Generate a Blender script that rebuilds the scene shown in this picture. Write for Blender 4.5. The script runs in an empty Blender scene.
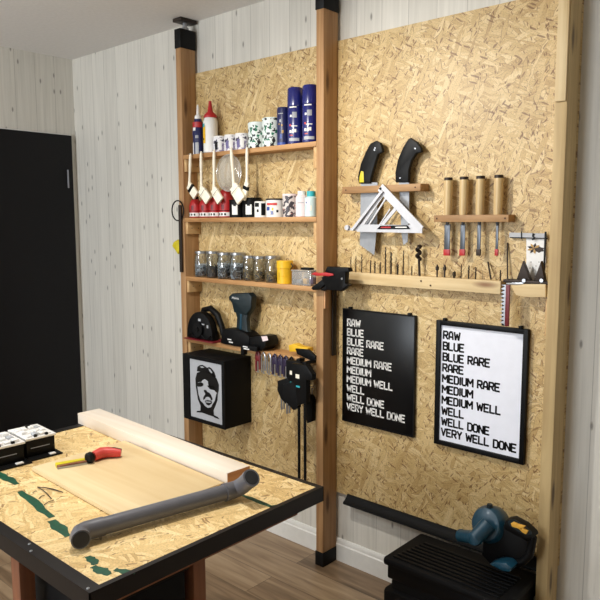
import bpy, bmesh, math, random
from mathutils import Vector, Matrix
random.seed(7)
PI = math.pi
C = bpy.context.scene.collection
# ------------------------------------------------------------------ camera
CAM = Vector((0.0, -2.176, 1.449)); FPX = 675.7
def cam_axes():
    y, p, r = (math.radians(a) for a in (41.856, 6.622, -0.144))
    f = Vector((-math.sin(y)*math.cos(p), math.cos(y)*math.cos(p), -math.sin(p)))
    rt = Vector((math.cos(y), math.sin(y), 0)); up = rt.cross(f)
    return rt*math.cos(r)+up*math.sin(r), -rt*math.sin(r)+up*math.cos(r), f
RT, UP, FW = cam_axes()
cd = bpy.data.cameras.new('camera'); cam = bpy.data.objects.new('camera', cd); C.objects.link(cam)
cam.matrix_world = Matrix(((RT.x, UP.x, -FW.x, CAM.x), (RT.y, UP.y, -FW.y, CAM.y), (RT.z, UP.z, -FW.z, CAM.z), (0, 0, 0, 1)))
cd.sensor_width = 36; cd.lens = FPX/600*36; cd.clip_start = .02
bpy.context.scene.camera = cam
def at(px, py, y=None, z=None, x=None):
    """world point seen at a picture point, on a real plane of the room"""
    d = RT*((px-300)/FPX)+UP*((300-py)/FPX)+FW
    if y is not None: t = (y-CAM.y)/d.y
    elif z is not None: t = (z-CAM.z)/d.z
    else: t = (x-CAM.x)/d.x
    return CAM+d*t
# ------------------------------------------------------------------ materials
def new_mat(name):
    m = bpy.data.materials.new(name); m.use_nodes = True
    nt = m.node_tree; b = nt.nodes['Principled BSDF']
    return m, nt, b
def N(nt, t, **kw):
    n = nt.nodes.new(t)
    for k, v in kw.items():
        if k.startswith('i_'):
            k = k[2:]; k = int(k) if k.isdigit() else k
            n.inputs[k].default_value = v
        else: setattr(n, k, v)
    return n
def L(nt, a, b): nt.links.new(a, b)
def math_n(nt, op, a, b=None, clamp=False):
    n = N(nt, 'ShaderNodeMath', operation=op); n.use_clamp = clamp
    for i, v in enumerate((a, b)):
        if v is None: continue
        if isinstance(v, (int, float)): n.inputs[i].default_value = v
        else: L(nt, v, n.inputs[i])
    return n.outputs[0]
def mixc(nt, fac, a, b, mode='MIX'):
    n = N(nt, 'ShaderNodeMix', data_type='RGBA', blend_type=mode)
    for i, v in ((0, fac), (6, a), (7, b)):
        if isinstance(v, (int, float)): n.inputs[i].default_value = v
        elif isinstance(v, tuple): n.inputs[i].default_value = v if len(v) == 4 else (*v, 1)
        else: L(nt, v, n.inputs[i])
    return n.outputs[2]
def ramp(nt, fac, stops, const=False):
    n = N(nt, 'ShaderNodeValToRGB'); e = n.color_ramp.elements
    if const: n.color_ramp.interpolation = 'CONSTANT'
    while len(e) < len(stops): e.new(.5)
    for s, (p, c) in zip(e, stops): s.position = p; s.color = (*c, 1) if len(c) == 3 else c
    L(nt, fac, n.inputs[0]); return n.outputs[0]
def lin(r, g, b):
    f = lambda c: (c/255/12.92) if c/255 <= .04045 else ((c/255+.055)/1.055)**2.4
    return (f(r), f(g), f(b))
def planar(nt, plane):
    tc = N(nt, 'ShaderNodeTexCoord'); s = N(nt, 'ShaderNodeSeparateXYZ'); L(nt, tc.outputs['Object'], s.inputs[0])
    c = N(nt, 'ShaderNodeCombineXYZ')
    L(nt, s.outputs['XYZ'.index(plane[0])], c.inputs[0]); L(nt, s.outputs['XYZ'.index(plane[1])], c.inputs[1])
    return c.outputs[0], s
def plain(name, col, rough=.5, metal=0, var=.12, scale=30, coat=0, spec=.5):
    m, nt, b = new_mat(name)
    tc = N(nt, 'ShaderNodeTexCoord'); no = N(nt, 'ShaderNodeTexNoise', i_Scale=scale, i_Detail=3.0); L(nt, tc.outputs['Object'], no.inputs['Vector'])
    d = tuple(c*(1-var) for c in col); h = tuple(min(1, c*(1+var)) for c in col)
    L(nt, ramp(nt, no.outputs[0], [(.3, d), (.7, h)]), b.inputs['Base Color'])
    b.inputs['Roughness'].default_value = rough; b.inputs['Metallic'].default_value = metal
    b.inputs['Coat Weight'].default_value = coat; b.inputs['Specular IOR Level'].default_value = spec
    return m
def osb(name, plane, tone=1.0, sat=1.0, contrast=1.0):
    m, nt, b = new_mat(name); v, _ = planar(nt, plane)
    wob = N(nt, 'ShaderNodeTexNoise', i_Scale=14.0, i_Detail=2.0); L(nt, v, wob.inputs['Vector'])
    vm = N(nt, 'ShaderNodeVectorMath', operation='MULTIPLY_ADD'); L(nt, wob.outputs['Color'], vm.inputs[0]); vm.inputs[1].default_value = (.022, .022, 0); L(nt, v, vm.inputs[2]); v2 = vm.outputs[0]
    def col(r, g, bb): return tuple(min(1, c*tone*q) for c, q in zip(lin(r, g, bb), (1.0, .975, .90)))
    base = ramp(nt, wob.outputs[0], [(.3, col(192, 164, 114)), (.7, col(206, 180, 130))])
    edge_all = None
    for k in range(8):
        th = [0.15, 1.2, 2.3, .7, 1.75, 2.8, .4, 2.0][k]
        sx, sy = [(9, 56), (12, 70), (8, 44), (15, 88), (10, 62), (14, 92), (20, 120), (10, 66)][k]
        mp = N(nt, 'ShaderNodeMapping'); mp.inputs['Rotation'].default_value = (0, 0, th); mp.inputs['Location'].default_value = (k*3.7, k*1.9, 0); L(nt, v2, mp.inputs[0])
        sc = N(nt, 'ShaderNodeVectorMath', operation='MULTIPLY'); L(nt, mp.outputs[0], sc.inputs[0]); sc.inputs[1].default_value = (sx, sy, 1)
        vo = N(nt, 'ShaderNodeTexVoronoi', voronoi_dimensions='2D', i_Scale=1.0); L(nt, sc.outputs[0], vo.inputs['Vector'])
        ve = N(nt, 'ShaderNodeTexVoronoi', voronoi_dimensions='2D', feature='DISTANCE_TO_EDGE', i_Scale=1.0); L(nt, sc.outputs[0], ve.inputs['Vector'])
        sp = N(nt, 'ShaderNodeSeparateColor'); L(nt, vo.outputs['Color'], sp.inputs[0])
        gr = N(nt, 'ShaderNodeTexNoise', i_Scale=1.0, i_Detail=3.0); g2 = N(nt, 'ShaderNodeVectorMath', operation='MULTIPLY'); L(nt, mp.outputs[0], g2.inputs[0]); g2.inputs[1].default_value = (25, 420, 1); L(nt, g2.outputs[0], gr.inputs['Vector'])
        shade = math_n(nt, 'ADD', math_n(nt, 'MULTIPLY', sp.outputs[0], .75), math_n(nt, 'MULTIPLY', gr.outputs[0], .35))
        c = ramp(nt, shade, [(.12, col(176, 146, 98)), (.3, col(194, 166, 116)), (.55, col(204, 178, 129)), (.8, col(212, 188, 142)), (1, col(224, 204, 162))])
        mask = math_n(nt, 'LESS_THAN', sp.outputs[1], [.9, .55, .5, .42, .38, .3, .3, .22][k])
        # thin gap line along the edge of a strand
        ed = math_n(nt, 'MULTIPLY', math_n(nt, 'LESS_THAN', ve.outputs['Distance'], .05), math_n(nt, 'LESS_THAN', sp.outputs[2], .42*contrast))
        c = mixc(nt, math_n(nt, 'MULTIPLY', ed, .7), c, col(122, 88, 50))
        base = mixc(nt, mask, base, c)
    # few dark bark flakes
    for th, s, o, pr in ((.5, (26, 150), 11, .024*contrast), (2.2, (38, 150), 23, .034*contrast), (1.3, (60, 190), 31, .04*contrast)):
        mp = N(nt, 'ShaderNodeMapping'); mp.inputs['Rotation'].default_value = (0, 0, th); mp.inputs['Location'].default_value = (o, o, 0); L(nt, v2, mp.inputs[0])
        sc = N(nt, 'ShaderNodeVectorMath', operation='MULTIPLY'); L(nt, mp.outputs[0], sc.inputs[0]); sc.inputs[1].default_value = (*s, 1)
        vo = N(nt, 'ShaderNodeTexVoronoi', voronoi_dimensions='2D', i_Scale=1.0); L(nt, sc.outputs[0], vo.inputs['Vector'])
        sp = N(nt, 'ShaderNodeSeparateColor'); L(nt, vo.outputs['Color'], sp.inputs[0])
        mk = math_n(nt, 'MULTIPLY', math_n(nt, 'LESS_THAN', sp.outputs[0], pr), math_n(nt, 'LESS_THAN', vo.outputs['Distance'], .42))
        base = mixc(nt, math_n(nt, 'MULTIPLY', mk, .75), base, col(112, 74, 38))
    g3 = N(nt, 'ShaderNodeTexNoise', i_Scale=210.0, i_Detail=3.0); L(nt, v, g3.inputs['Vector'])
    g4 = N(nt, 'ShaderNodeTexNoise', i_Scale=3.2, i_Detail=2.0); L(nt, v, g4.inputs['Vector'])
    base = mixc(nt, 1.0, base, ramp(nt, g3.outputs[0], [(.3, (.74, .72, .68)), (.46, (1, 1, 1)), (.68, (1.12, 1.12, 1.12))]), 'MULTIPLY')
    base = mixc(nt, 1.0, base, ramp(nt, g4.outputs[0], [(.3, (.90, .88, .84)), (.65, (1.04, 1.04, 1.04))]), 'MULTIPLY')
    L(nt, base, b.inputs['Base Color']); b.inputs['Roughness'].default_value = .46
    bw = N(nt, 'ShaderNodeRGBToBW'); L(nt, base, bw.inputs[0])
    bp = N(nt, 'ShaderNodeBump', i_Strength=.25, i_Distance=.002); L(nt, bw.outputs[0], bp.inputs['Height']); L(nt, bp.outputs[0], b.inputs['Normal'])
    return m
def wood(name, light, dark, axis='Z', rough=.6, knots=True, grain=1.0, kcol=(70, 38, 18)):
    m, nt, b = new_mat(name)
    tc = N(nt, 'ShaderNodeTexCoord'); v = tc.outputs['Object']
    s = {'X': (2.2, 45, 45), 'Y': (45, 2.2, 45), 'Z': (45, 45, 2.2)}[axis]
    sc = N(nt, 'ShaderNodeVectorMath', operation='MULTIPLY'); L(nt, v, sc.inputs[0]); sc.inputs[1].default_value = tuple(q*grain for q in s)
    n1 = N(nt, 'ShaderNodeTexNoise', i_Scale=1.0, i_Detail=4.0, i_Distortion=.6); L(nt, sc.outputs[0], n1.inputs['Vector'])
    n2 = N(nt, 'ShaderNodeTexNoise', i_Scale=5.0, i_Detail=2.0); L(nt, v, n2.inputs['Vector'])
    f = math_n(nt, 'ADD', math_n(nt, 'MULTIPLY', n1.outputs[0], .75), math_n(nt, 'MULTIPLY', n2.outputs[0], .25))
    c = ramp(nt, f, [(.32, lin(*dark)), (.66, lin(*light))])
    if knots:
        ks = {'X': (4, 16, 16), 'Y': (16, 4, 16), 'Z': (16, 16, 4)}[axis]
        k = N(nt, 'ShaderNodeVectorMath', operation='MULTIPLY'); L(nt, v, k.inputs[0]); k.inputs[1].default_value = ks
        vo = N(nt, 'ShaderNodeTexVoronoi', i_Scale=1.0); L(nt, k.outputs[0], vo.inputs['Vector'])
        sp = N(nt, 'ShaderNodeSeparateColor'); L(nt, vo.outputs['Color'], sp.inputs[0])
        mk = math_n(nt, 'MULTIPLY', math_n(nt, 'LESS_THAN', sp.outputs[0], .55), ramp(nt, vo.outputs['Distance'], [(.1, (1, 1, 1)), (.24, (0, 0, 0))]))
        c = mixc(nt, math_n(nt, 'MULTIPLY', mk, .8), c, lin(*kcol))
    L(nt, c, b.inputs['Base Color']); b.inputs['Roughness'].default_value = rough
    return m
def panelling(name, plane, hi=(216, 212, 202), lo=(203, 199, 189)):
    m, nt, b = new_mat(name); v, s = planar(nt, plane)
    u = s.outputs['XYZ'.index(plane[0])]; w = s.outputs['XYZ'.index(plane[1])]
    q = math_n(nt, 'DIVIDE', u, .118); cell = math_n(nt, 'FLOOR', q); fr = math_n(nt, 'FRACT', q)
    wn = N(nt, 'ShaderNodeTexWhiteNoise', noise_dimensions='1D'); L(nt, cell, wn.inputs['W'])
    cb = N(nt, 'ShaderNodeCombineXYZ'); L(nt, math_n(nt, 'MULTIPLY', u, 75), cb.inputs[0]); L(nt, math_n(nt, 'MULTIPLY', w, 2.6), cb.inputs[1]); L(nt, math_n(nt, 'MULTIPLY', wn.outputs[0], 30), cb.inputs[2])
    n1 = N(nt, 'ShaderNodeTexNoise', i_Scale=1.0, i_Detail=5.0, i_Distortion=.4); L(nt, cb.outputs[0], n1.inputs['Vector'])
    f = math_n(nt, 'ADD', math_n(nt, 'MULTIPLY', n1.outputs[0], .8), math_n(nt, 'MULTIPLY', wn.outputs[0], .2))
    c = ramp(nt, f, [(.3, lin(*lo)), (.55, lin(*hi)), (.8, lin(*[min(255, h+10) for h in hi]))])
    # fine grey streaks
    n3 = N(nt, 'ShaderNodeTexNoise', i_Scale=1.0, i_Detail=2.0); c3 = N(nt, 'ShaderNodeCombineXYZ'); L(nt, math_n(nt, 'MULTIPLY', u, 160), c3.inputs[0]); L(nt, math_n(nt, 'MULTIPLY', w, 5), c3.inputs[1]); L(nt, c3.outputs[0], n3.inputs['Vector'])
    c = mixc(nt, math_n(nt, 'MULTIPLY', math_n(nt, 'GREATER_THAN', n3.outputs[0], .72), .22), c, lin(140, 134, 124))
    # small knots
    ck = N(nt, 'ShaderNodeCombineXYZ'); L(nt, math_n(nt, 'MULTIPLY', u, 24), ck.inputs[0]); L(nt, math_n(nt, 'MULTIPLY', w, 9), ck.inputs[1])
    vo = N(nt, 'ShaderNodeTexVoronoi', voronoi_dimensions='2D', i_Scale=1.0); L(nt, ck.outputs[0], vo.inputs['Vector'])
    sp = N(nt, 'ShaderNodeSeparateColor'); L(nt, vo.outputs['Color'], sp.inputs[0])
    mk = math_n(nt, 'MULTIPLY', math_n(nt, 'LESS_THAN', sp.outputs[0], .12), ramp(nt, vo.outputs['Distance'], [(.06, (1, 1, 1)), (.16, (0, 0, 0))]))
    c = mixc(nt, math_n(nt, 'MULTIPLY', mk, .7), c, lin(96, 92, 84))
    # seams
    se = math_n(nt, 'MULTIPLY', math_n(nt, 'LESS_THAN', fr, .022), .42)
    c = mixc(nt, se, c, lin(110, 104, 95))
    L(nt, c, b.inputs['Base Color']); b.inputs['Roughness'].default_value = .55
    return m
def floor_mat():
    m, nt, b = new_mat('floor_boards'); v, s = planar(nt, 'XY')
    br = N(nt, 'ShaderNodeTexBrick', offset=.37, i_Scale=1.0); L(nt, v, br.inputs['Vector'])
    br.inputs['Brick Width'].default_value = .92; br.inputs['Row Height'].default_value = .15; br.inputs['Mortar Size'].default_value = .0012
    br.inputs['Color1'].default_value = (0, 0, 0, 1); br.inputs['Color2'].default_value = (1, 1, 1, 1); br.inputs['Mortar'].default_value = (.5, .5, .5, 1)
    sc = N(nt, 'ShaderNodeVectorMath', operation='MULTIPLY'); L(nt, v, sc.inputs[0]); sc.inputs[1].default_value = (2.2, 26, 1)
    add = N(nt, 'ShaderNodeVectorMath', operation='MULTIPLY_ADD'); L(nt, br.outputs['Color'], add.inputs[0]); add.inputs[1].default_value = (9, 9, 9); L(nt, sc.outputs[0], add.inputs[2])
    n = N(nt, 'ShaderNodeTexNoise', i_Scale=1.0, i_Detail=6.0, i_Distortion=.8); L(nt, add.outputs[0], n.inputs['Vector'])
    f = math_n(nt, 'ADD', math_n(nt, 'MULTIPLY', n.outputs[0], .8), math_n(nt, 'MULTIPLY', br.outputs['Color'], .22))
    c = ramp(nt, f, [(.3, lin(92, 72, 52)), (.5, lin(134, 110, 84)), (.75, lin(174, 150, 120))])
    c = mixc(nt, math_n(nt, 'MULTIPLY', br.outputs['Fac'], .7), c, lin(60, 44, 30))
    L(nt, c, b.inputs['Base Color']); b.inputs['Roughness'].default_value = .42
    return m
def splatter(name, base, spots, scale=60, seed=0):
    m, nt, b = new_mat(name); tc = N(nt, 'ShaderNodeTexCoord')
    cur = base
    for i, (c, th) in enumerate(spots):
        mp = N(nt, 'ShaderNodeMapping'); mp.inputs['Location'].default_value = (seed+i*5.1, i*2.3, i); L(nt, tc.outputs['Object'], mp.inputs[0])
        n = N(nt, 'ShaderNodeTexNoise', i_Scale=float(scale), i_Detail=2.0); L(nt, mp.outputs[0], n.inputs['Vector'])
        cur = mixc(nt, math_n(nt, 'GREATER_THAN', n.outputs[0], th), cur, c)
    L(nt, cur, b.inputs['Base Color']); b.inputs['Roughness'].default_value = .4
    return m
def clear(name, tint=(1, 1, 1), gloss=.12, milk=.0, milkcol=(.8, .8, .78)):
    m = bpy.data.materials.new(name); m.use_nodes = True; nt = m.node_tree; nt.nodes.clear()
    out = N(nt, 'ShaderNodeOutputMaterial'); tr = N(nt, 'ShaderNodeBsdfTransparent'); tr.inputs[0].default_value = (*tint, 1)
    gl = N(nt, 'ShaderNodeBsdfGlossy'); gl.inputs['Roughness'].default_value = .06; gl.inputs[0].default_value = (1, 1, 1, 1)
    lw = N(nt, 'ShaderNodeLayerWeight', i_Blend=.35)
    mx = N(nt, 'ShaderNodeMixShader'); L(nt, math_n(nt, 'ADD', math_n(nt, 'MULTIPLY', lw.outputs['Fresnel'], .7), gloss, True), mx.inputs[0]); L(nt, tr.outputs[0], mx.inputs[1]); L(nt, gl.outputs[0], mx.inputs[2])
    df = N(nt, 'ShaderNodeBsdfDiffuse'); df.inputs[0].default_value = (*milkcol, 1)
    m2 = N(nt, 'ShaderNodeMixShader'); m2.inputs[0].default_value = milk; L(nt, mx.outputs[0], m2.inputs[1]); L(nt, df.outputs[0], m2.inputs[2])
    L(nt, m2.outputs[0], out.inputs[0]); return m
def emit(name, col, s):
    m, nt, b = new_mat(name); b.inputs['Emission Color'].default_value = (*col, 1); b.inputs['Emission Strength'].default_value = s
    b.inputs['Base Color'].default_value = (.8, .8, .8, 1); return m

M = {}
M['osb_wall'] = osb('osb_wall_board', 'XZ', .98, contrast=1.25)
M['osb_table'] = osb('osb_table_board', 'XY', 1.22, contrast=.55)
M['panel_back'] = panelling('white_boarding_back', 'XZ'); M['panel_left'] = panelling('white_boarding_left', 'YZ')
M['ceiling'] = plain('ceiling_paper', lin(232, 230, 228), .9, var=.03, scale=60)
M['floor'] = floor_mat()
M['white_trim'] = plain('white_trim', lin(226, 224, 218), .4, var=.03)
M['post'] = wood('post_timber', (188, 148, 102), (150, 108, 68), 'Z')
M['post_pale'] = wood('post_timber_pale', (204, 178, 128), (172, 144, 98), 'Z', kcol=(70, 48, 30))
M['post_red'] = wood('post_timber_red', (186, 134, 92), (142, 92, 56), 'Z')
M['pine_x'] = wood('shelf_pine', (196, 150, 98), (158, 112, 66), 'X', knots=False)
M['pine_y'] = wood('cleat_pine', (212, 178, 128), (182, 140, 90), 'Y', knots=False)
M['rail'] = wood('rail_pine', (226, 202, 156), (200, 170, 120), 'X', kcol=(120, 70, 36))
M['rack'] = wood('rack_wood', (176, 136, 90), (134, 98, 60), 'X', knots=False)
M['block'] = wood('block_pine', (206, 158, 112), (176, 122, 80), 'Z', knots=False)
M['pale_strip'] = wood('pale_strip', (222, 200, 156), (198, 168, 118), 'Z')
M['handle_wood'] = wood('handle_wood', (216, 192, 144), (190, 158, 108), 'Z', .45, knots=False, grain=3)
M['ply'] = wood('plywood_face', (222, 200, 156), (206, 178, 130), 'X', knots=False, grain=.5)
M['beam'] = wood('pale_beam', (232, 222, 208), (220, 204, 184), 'X', knots=False, grain=.6)
M['beam_end'] = wood('beam_end_grain', (196, 142, 96), (166, 112, 70), 'Y', knots=False)
M['leg_brown'] = wood('brown_leg', (150, 96, 62), (112, 66, 42), 'Z', knots=False)
M['black'] = plain('black_plastic', lin(6, 6, 7), .5, spec=.2)
M['black_soft'] = plain('black_satin', lin(7, 7, 8), .65, spec=.2)
M['door'] = plain('black_door_paint', lin(11, 10, 13), .5, var=.08, spec=.25)
M['steel_black'] = plain('black_angle_steel', lin(24, 19, 19), .42, .3)
M['steel'] = plain('bright_steel', lin(170, 172, 176), .3, .9, .08)
M['blade'] = plain('saw_blade', lin(150, 152, 156), .42, .55, .08)
M['blade_dark'] = plain('chisel_blade', lin(88, 92, 98), .35, .7)
M['dark_iron'] = plain('dark_iron', lin(52, 42, 36), .5, .5)
M['bit'] = plain('drill_bit_steel', lin(58, 48, 34), .45, .4, .25)
M['alu'] = plain('cast_aluminium', lin(198, 198, 202), .4, .25, .05)
M['red'] = plain('red_plastic', lin(176, 30, 34), .4)
M['red_dark'] = plain('dark_red_plastic', lin(110, 22, 30), .45)
M['salmon'] = plain('red_rubber', lin(204, 66, 58), .45)
M['yellow'] = plain('yellow_plastic', lin(232, 182, 32), .45)
M['yellow_green'] = plain('yellow_sticker', lin(206, 188, 30), .45)
M['white'] = plain('white_plastic', lin(232, 230, 226), .45, var=.04)
M['cream'] = plain('cream_paint', lin(244, 236, 216), .5, var=.06)
M['bristle'] = plain('pale_bristle', lin(244, 238, 218), .85, var=.05, scale=200)
M['navy'] = plain('navy_lacquer', lin(26, 32, 104), .25, coat=.4)
M['navy_dark'] = plain('navy_dark', lin(22, 28, 78), .35)
M['blue'] = plain('blue_print', lin(50, 74, 150), .4)
M['teal'] = plain('teal_plastic', lin(16, 62, 82), .38, coat=.2)
M['teal_dark'] = plain('dark_teal_plastic', lin(7, 28, 34), .45)
M['pvc'] = plain('grey_pvc', lin(98, 98, 104), .35, var=.05)
M['pvc_in_shade'] = plain('pvc_bore_shade', lin(34, 34, 37), .7)  # for flat end discs; the shade inside the pipe is put into this colour
M['gold'] = plain('gold_print', lin(180, 140, 70), .45)
M['grey'] = plain('grey_print', lin(150, 152, 158), .5)
M['silver_print'] = plain('silver_paper', lin(176, 178, 182), .5, var=.04)
M['purple'] = plain('dark_purple_plastic', lin(44, 34, 62), .4)
M['purple_light'] = plain('violet_print', lin(90, 80, 130), .4)
M['green'] = plain('green_paint', lin(14, 74, 50), .5, var=.3, scale=80)
M['tin_art'] = splatter('tin_print', lin(226, 224, 226)+(1,), [(lin(150, 140, 170)+(1,), .56), (lin(42, 34, 60)+(1,), .6)], 55)
M['splat'] = splatter('splatter_print', lin(222, 230, 226)+(1,), [(lin(30, 110, 80)+(1,), .6), (lin(26, 28, 30)+(1,), .585)], 60, 3)
M['camo'] = splatter('patchwork_print', lin(206, 196, 190)+(1,), [(lin(58, 52, 58)+(1,), .5), (lin(180, 120, 110)+(1,), .66)], 60, 9)
M['glass'] = clear('jar_glass', (.93, .95, .94), .07)
M['clear_plastic'] = clear('clear_plastic', (.9, .9, .9), .1, .22)
M['frost'] = clear('frosted_plastic', (.92, .9, .86), .05, .10, (.78, .72, .62))
M['screws'] = plain('zinc_screws', lin(196, 206, 216), .35, .4, .2, 90)
M['screws_dark'] = plain('black_screws', lin(30, 30, 34), .5)
M['screws_brass'] = plain('brass_screws', lin(170, 150, 110), .4, .5, .3, 90)
M['screw_bed_shade'] = plain('screw_shade', lin(70, 72, 76), .6, .2)  # dark core of the jar filling; shade between the screws as a colour
M['poster_black'] = plain('poster_black', lin(6, 6, 7), .3, var=.04, spec=.3)
M['poster_white'] = plain('poster_white', lin(238, 240, 250), .5, var=.02)
M['amber'] = plain('amber_contact', lin(232, 176, 70), .4)
M['cyan'] = plain('cyan_cap', lin(50, 170, 180), .4)
M['pink'] = plain('pale_pink', lin(232, 214, 214), .5, var=.04)
M['mint'] = plain('pale_mint', lin(200, 222, 220), .5, var=.05)
M['hole'] = plain('screw_hole', lin(60, 34, 18), .8)
# ------------------------------------------------------------------ mesh helper
class MB:
    def __init__(s): s.bm = bmesh.new(); s.mats = []
    def mi(s, m):
        if m is None: return 0
        if m not in s.mats: s.mats.append(m)
        return s.mats.index(m)
    def _done(s, vs, m, R=None, at_=None, smooth=False):
        if R is not None: bmesh.ops.transform(s.bm, matrix=R, verts=vs)
        fs = set(f for v in vs for f in v.link_faces)
        for f in fs: f.material_index = s.mi(m); f.smooth = smooth
    def box(s, lo, hi, m=None, bev=0, R=None):
        r = bmesh.ops.create_cube(s.bm, size=1); vs = r['verts']
        c = [(a+b)/2 for a, b in zip(lo, hi)]; d = [abs(b-a) for a, b in zip(lo, hi)]
        for v in vs: v.co = Vector((c[i]+v.co[i]*d[i] for i in range(3)))
        if bev:
            es = list(set(e for v in vs for e in v.link_edges)); q = bmesh.ops.bevel(s.bm, geom=es, offset=bev, segments=2, affect='EDGES', profile=.5)
            vs = list(set(vs_ for f in q['faces'] for vs_ in f.verts) | set(v for v in vs if v.is_valid))
            fs0 = set(f for v in vs for f in v.link_faces); vs = list(set(v for f in fs0 for v in f.verts))
        s._done(vs, m, R); return s
    def prism(s, poly, y0, y1, m=None, ax='y', bev=0, smooth=False):
        """poly of 2D points; ax='y': (x,z) from y0 to y1; ax='z': (x,y); ax='x': (y,z)"""
        f3 = {'y': lambda a, b, t: (a, t, b), 'z': lambda a, b, t: (a, b, t), 'x': lambda a, b, t: (t, a, b)}[ax]
        A = [s.bm.verts.new(f3(a, b, y0)) for a, b in poly]; B = [s.bm.verts.new(f3(a, b, y1)) for a, b in poly]
        n = len(poly); fs = [s.bm.faces.new(A), s.bm.faces.new(B[::-1])]
        for i in range(n): fs.append(s.bm.faces.new((A[i], B[i], B[(i+1) % n], A[(i+1) % n])))
        bmesh.ops.recalc_face_normals(s.bm, faces=fs)
        vs = A+B
        if bev:
            es = list(set(fs[0].edges) | set(fs[1].edges)); q = bmesh.ops.bevel(s.bm, geom=es, offset=bev, segments=2, affect='EDGES', profile=.5)
            fs0 = set(q['faces']) | set(f for f in fs if f.is_valid); vs = list(set(v for f in fs0 for v in f.verts))
        s._done(vs, m, None, None, smooth); return s
    def cyl(s, p0, p1, r0, r1=None, m=None, seg=20, smooth=True, cap=True):
        p0 = Vector(p0); p1 = Vector(p1); r1 = r0 if r1 is None else r1; d = p1-p0; q = d.to_track_quat('Z', 'Y')
        def ring(p, r): return [s.bm.verts.new(p+q@Vector((r*math.cos(2*PI*i/seg), r*math.sin(2*PI*i/seg), 0))) for i in range(seg)]
        A = ring(p0, r0); B = ring(p1, r1); k = s.mi(m)
        for i in range(seg):
            f = s.bm.faces.new((A[i], A[(i+1) % seg], B[(i+1) % seg], B[i])); f.smooth = smooth; f.material_index = k
        if cap:
            f = s.bm.faces.new(A[::-1]); f.material_index = k; f = s.bm.faces.new(B); f.material_index = k
        return s
    def lathe(s, prof, base=(0, 0, 0), axis=(0, 0, 1), m=None, seg=24, smooth=True):
        base = Vector(base); q = Vector(axis).to_track_quat('Z', 'Y'); rings = []; k = s.mi(m)
        for r, h in prof:
            if r < 1e-5: rings.append([s.bm.verts.new(base+q@Vector((0, 0, h)))])
            else: rings.append([s.bm.verts.new(base+q@Vector((r*math.cos(2*PI*i/seg), r*math.sin(2*PI*i/seg), h))) for i in range(seg)])
        for A, B in zip(rings, rings[1:]):
            for i in range(seg):
                j = (i+1) % seg
                if len(A) == 1 and len(B) == 1: continue
                if len(A) == 1: f = s.bm.faces.new((A[0], B[j], B[i]))
                elif len(B) == 1: f = s.bm.faces.new((A[i], A[j], B[0]))
                else: f = s.bm.faces.new((A[i], A[j], B[j], B[i]))
                f.smooth = smooth; f.material_index = k
        for rg, rev in ((rings[0], True), (rings[-1], False)):
            if len(rg) > 2:
                f = s.bm.faces.new(rg[::-1] if rev else rg); f.material_index = k
        return s
    def tube(s, pts, r, m=None, seg=10, closed=False):
        pts = [Vector(p) for p in pts]; n = len(pts); k = s.mi(m); rings = []; up = None
        rr = r if isinstance(r, (list, tuple)) else [r]*n
        for i, p in enumerate(pts):
            a = pts[(i-1) % n] if (i or closed) else p; b_ = pts[(i+1) % n] if (i < n-1 or closed) else p
            t = (b_-a).normalized()
            if up is None:
                up = Vector((0, 0, 1)) if abs(t.z) < .9 else Vector((1, 0, 0))
            u = (up-t*up.dot(t)).normalized(); w = t.cross(u); up = u
            rings.append([s.bm.verts.new(p+u*rr[i]*math.cos(2*PI*j/seg)+w*rr[i]*math.sin(2*PI*j/seg)) for j in range(seg)])
        prs = list(zip(rings, rings[1:]))+([(rings[-1], rings[0])] if closed else [])
        for A, B in prs:
            for j in range(seg):
                f = s.bm.faces.new((A[j], A[(j+1) % seg], B[(j+1) % seg], B[j])); f.smooth = True; f.material_index = k
        if not closed:
            s.bm.faces.new(rings[0][::-1]).material_index = k; s.bm.faces.new(rings[-1]).material_index = k
        return s
    def build(s, name, mat, parent=None):
        off = Vector((0, 0, 0)); p = parent
        while p is not None: off += p.location; p = p.parent
        if parent is None: off = Vector((0, 0, 0))
        bmesh.ops.recalc_face_normals(s.bm, faces=s.bm.faces[:])
        me = bpy.data.meshes.new(name)
        for v in s.bm.verts: v.co -= off
        s.bm.to_mesh(me); s.bm.free(); me.set_sharp_from_angle(angle=math.radians(38))
        for m in (s.mats or [mat]): me.materials.append(m if m is not None else mat)
        o = bpy.data.objects.new(name, me); C.objects.link(o); o.parent = parent
        return o
def thing(name, label, cat, loc=(0, 0, 0), group=None):
    o = bpy.data.objects.new(name, None); C.objects.link(o); o.location = loc; o.empty_display_size = .03
    o['label'] = label; o['category'] = cat
    if group: o['group'] = group
    return o
def tag(o, label, cat, group=None):
    o['label'] = label; o['category'] = cat
    if group: o['group'] = group
    return o
def struct(name, mb, m):
    o = mb.build(name, m); o['kind'] = 'structure'; return o
def dup(root, loc, label, group=None):
    r = root.copy(); C.objects.link(r); r.location = loc; r['label'] = label
    if group: r['group'] = group
    for ch in list(root.children):
        c = ch.copy(); C.objects.link(c); c.parent = r
        for g in ch.children:
            d = g.copy(); C.objects.link(d); d.parent = c
    return r
def polyxz(pts, y): return [(p.x, p.z) for p in (at(a, b, y=y) for a, b in pts)]
def zoomed(pts, x0, y0, s): return [(x0+a/s, y0+b/s) for a, b in pts]
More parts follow.
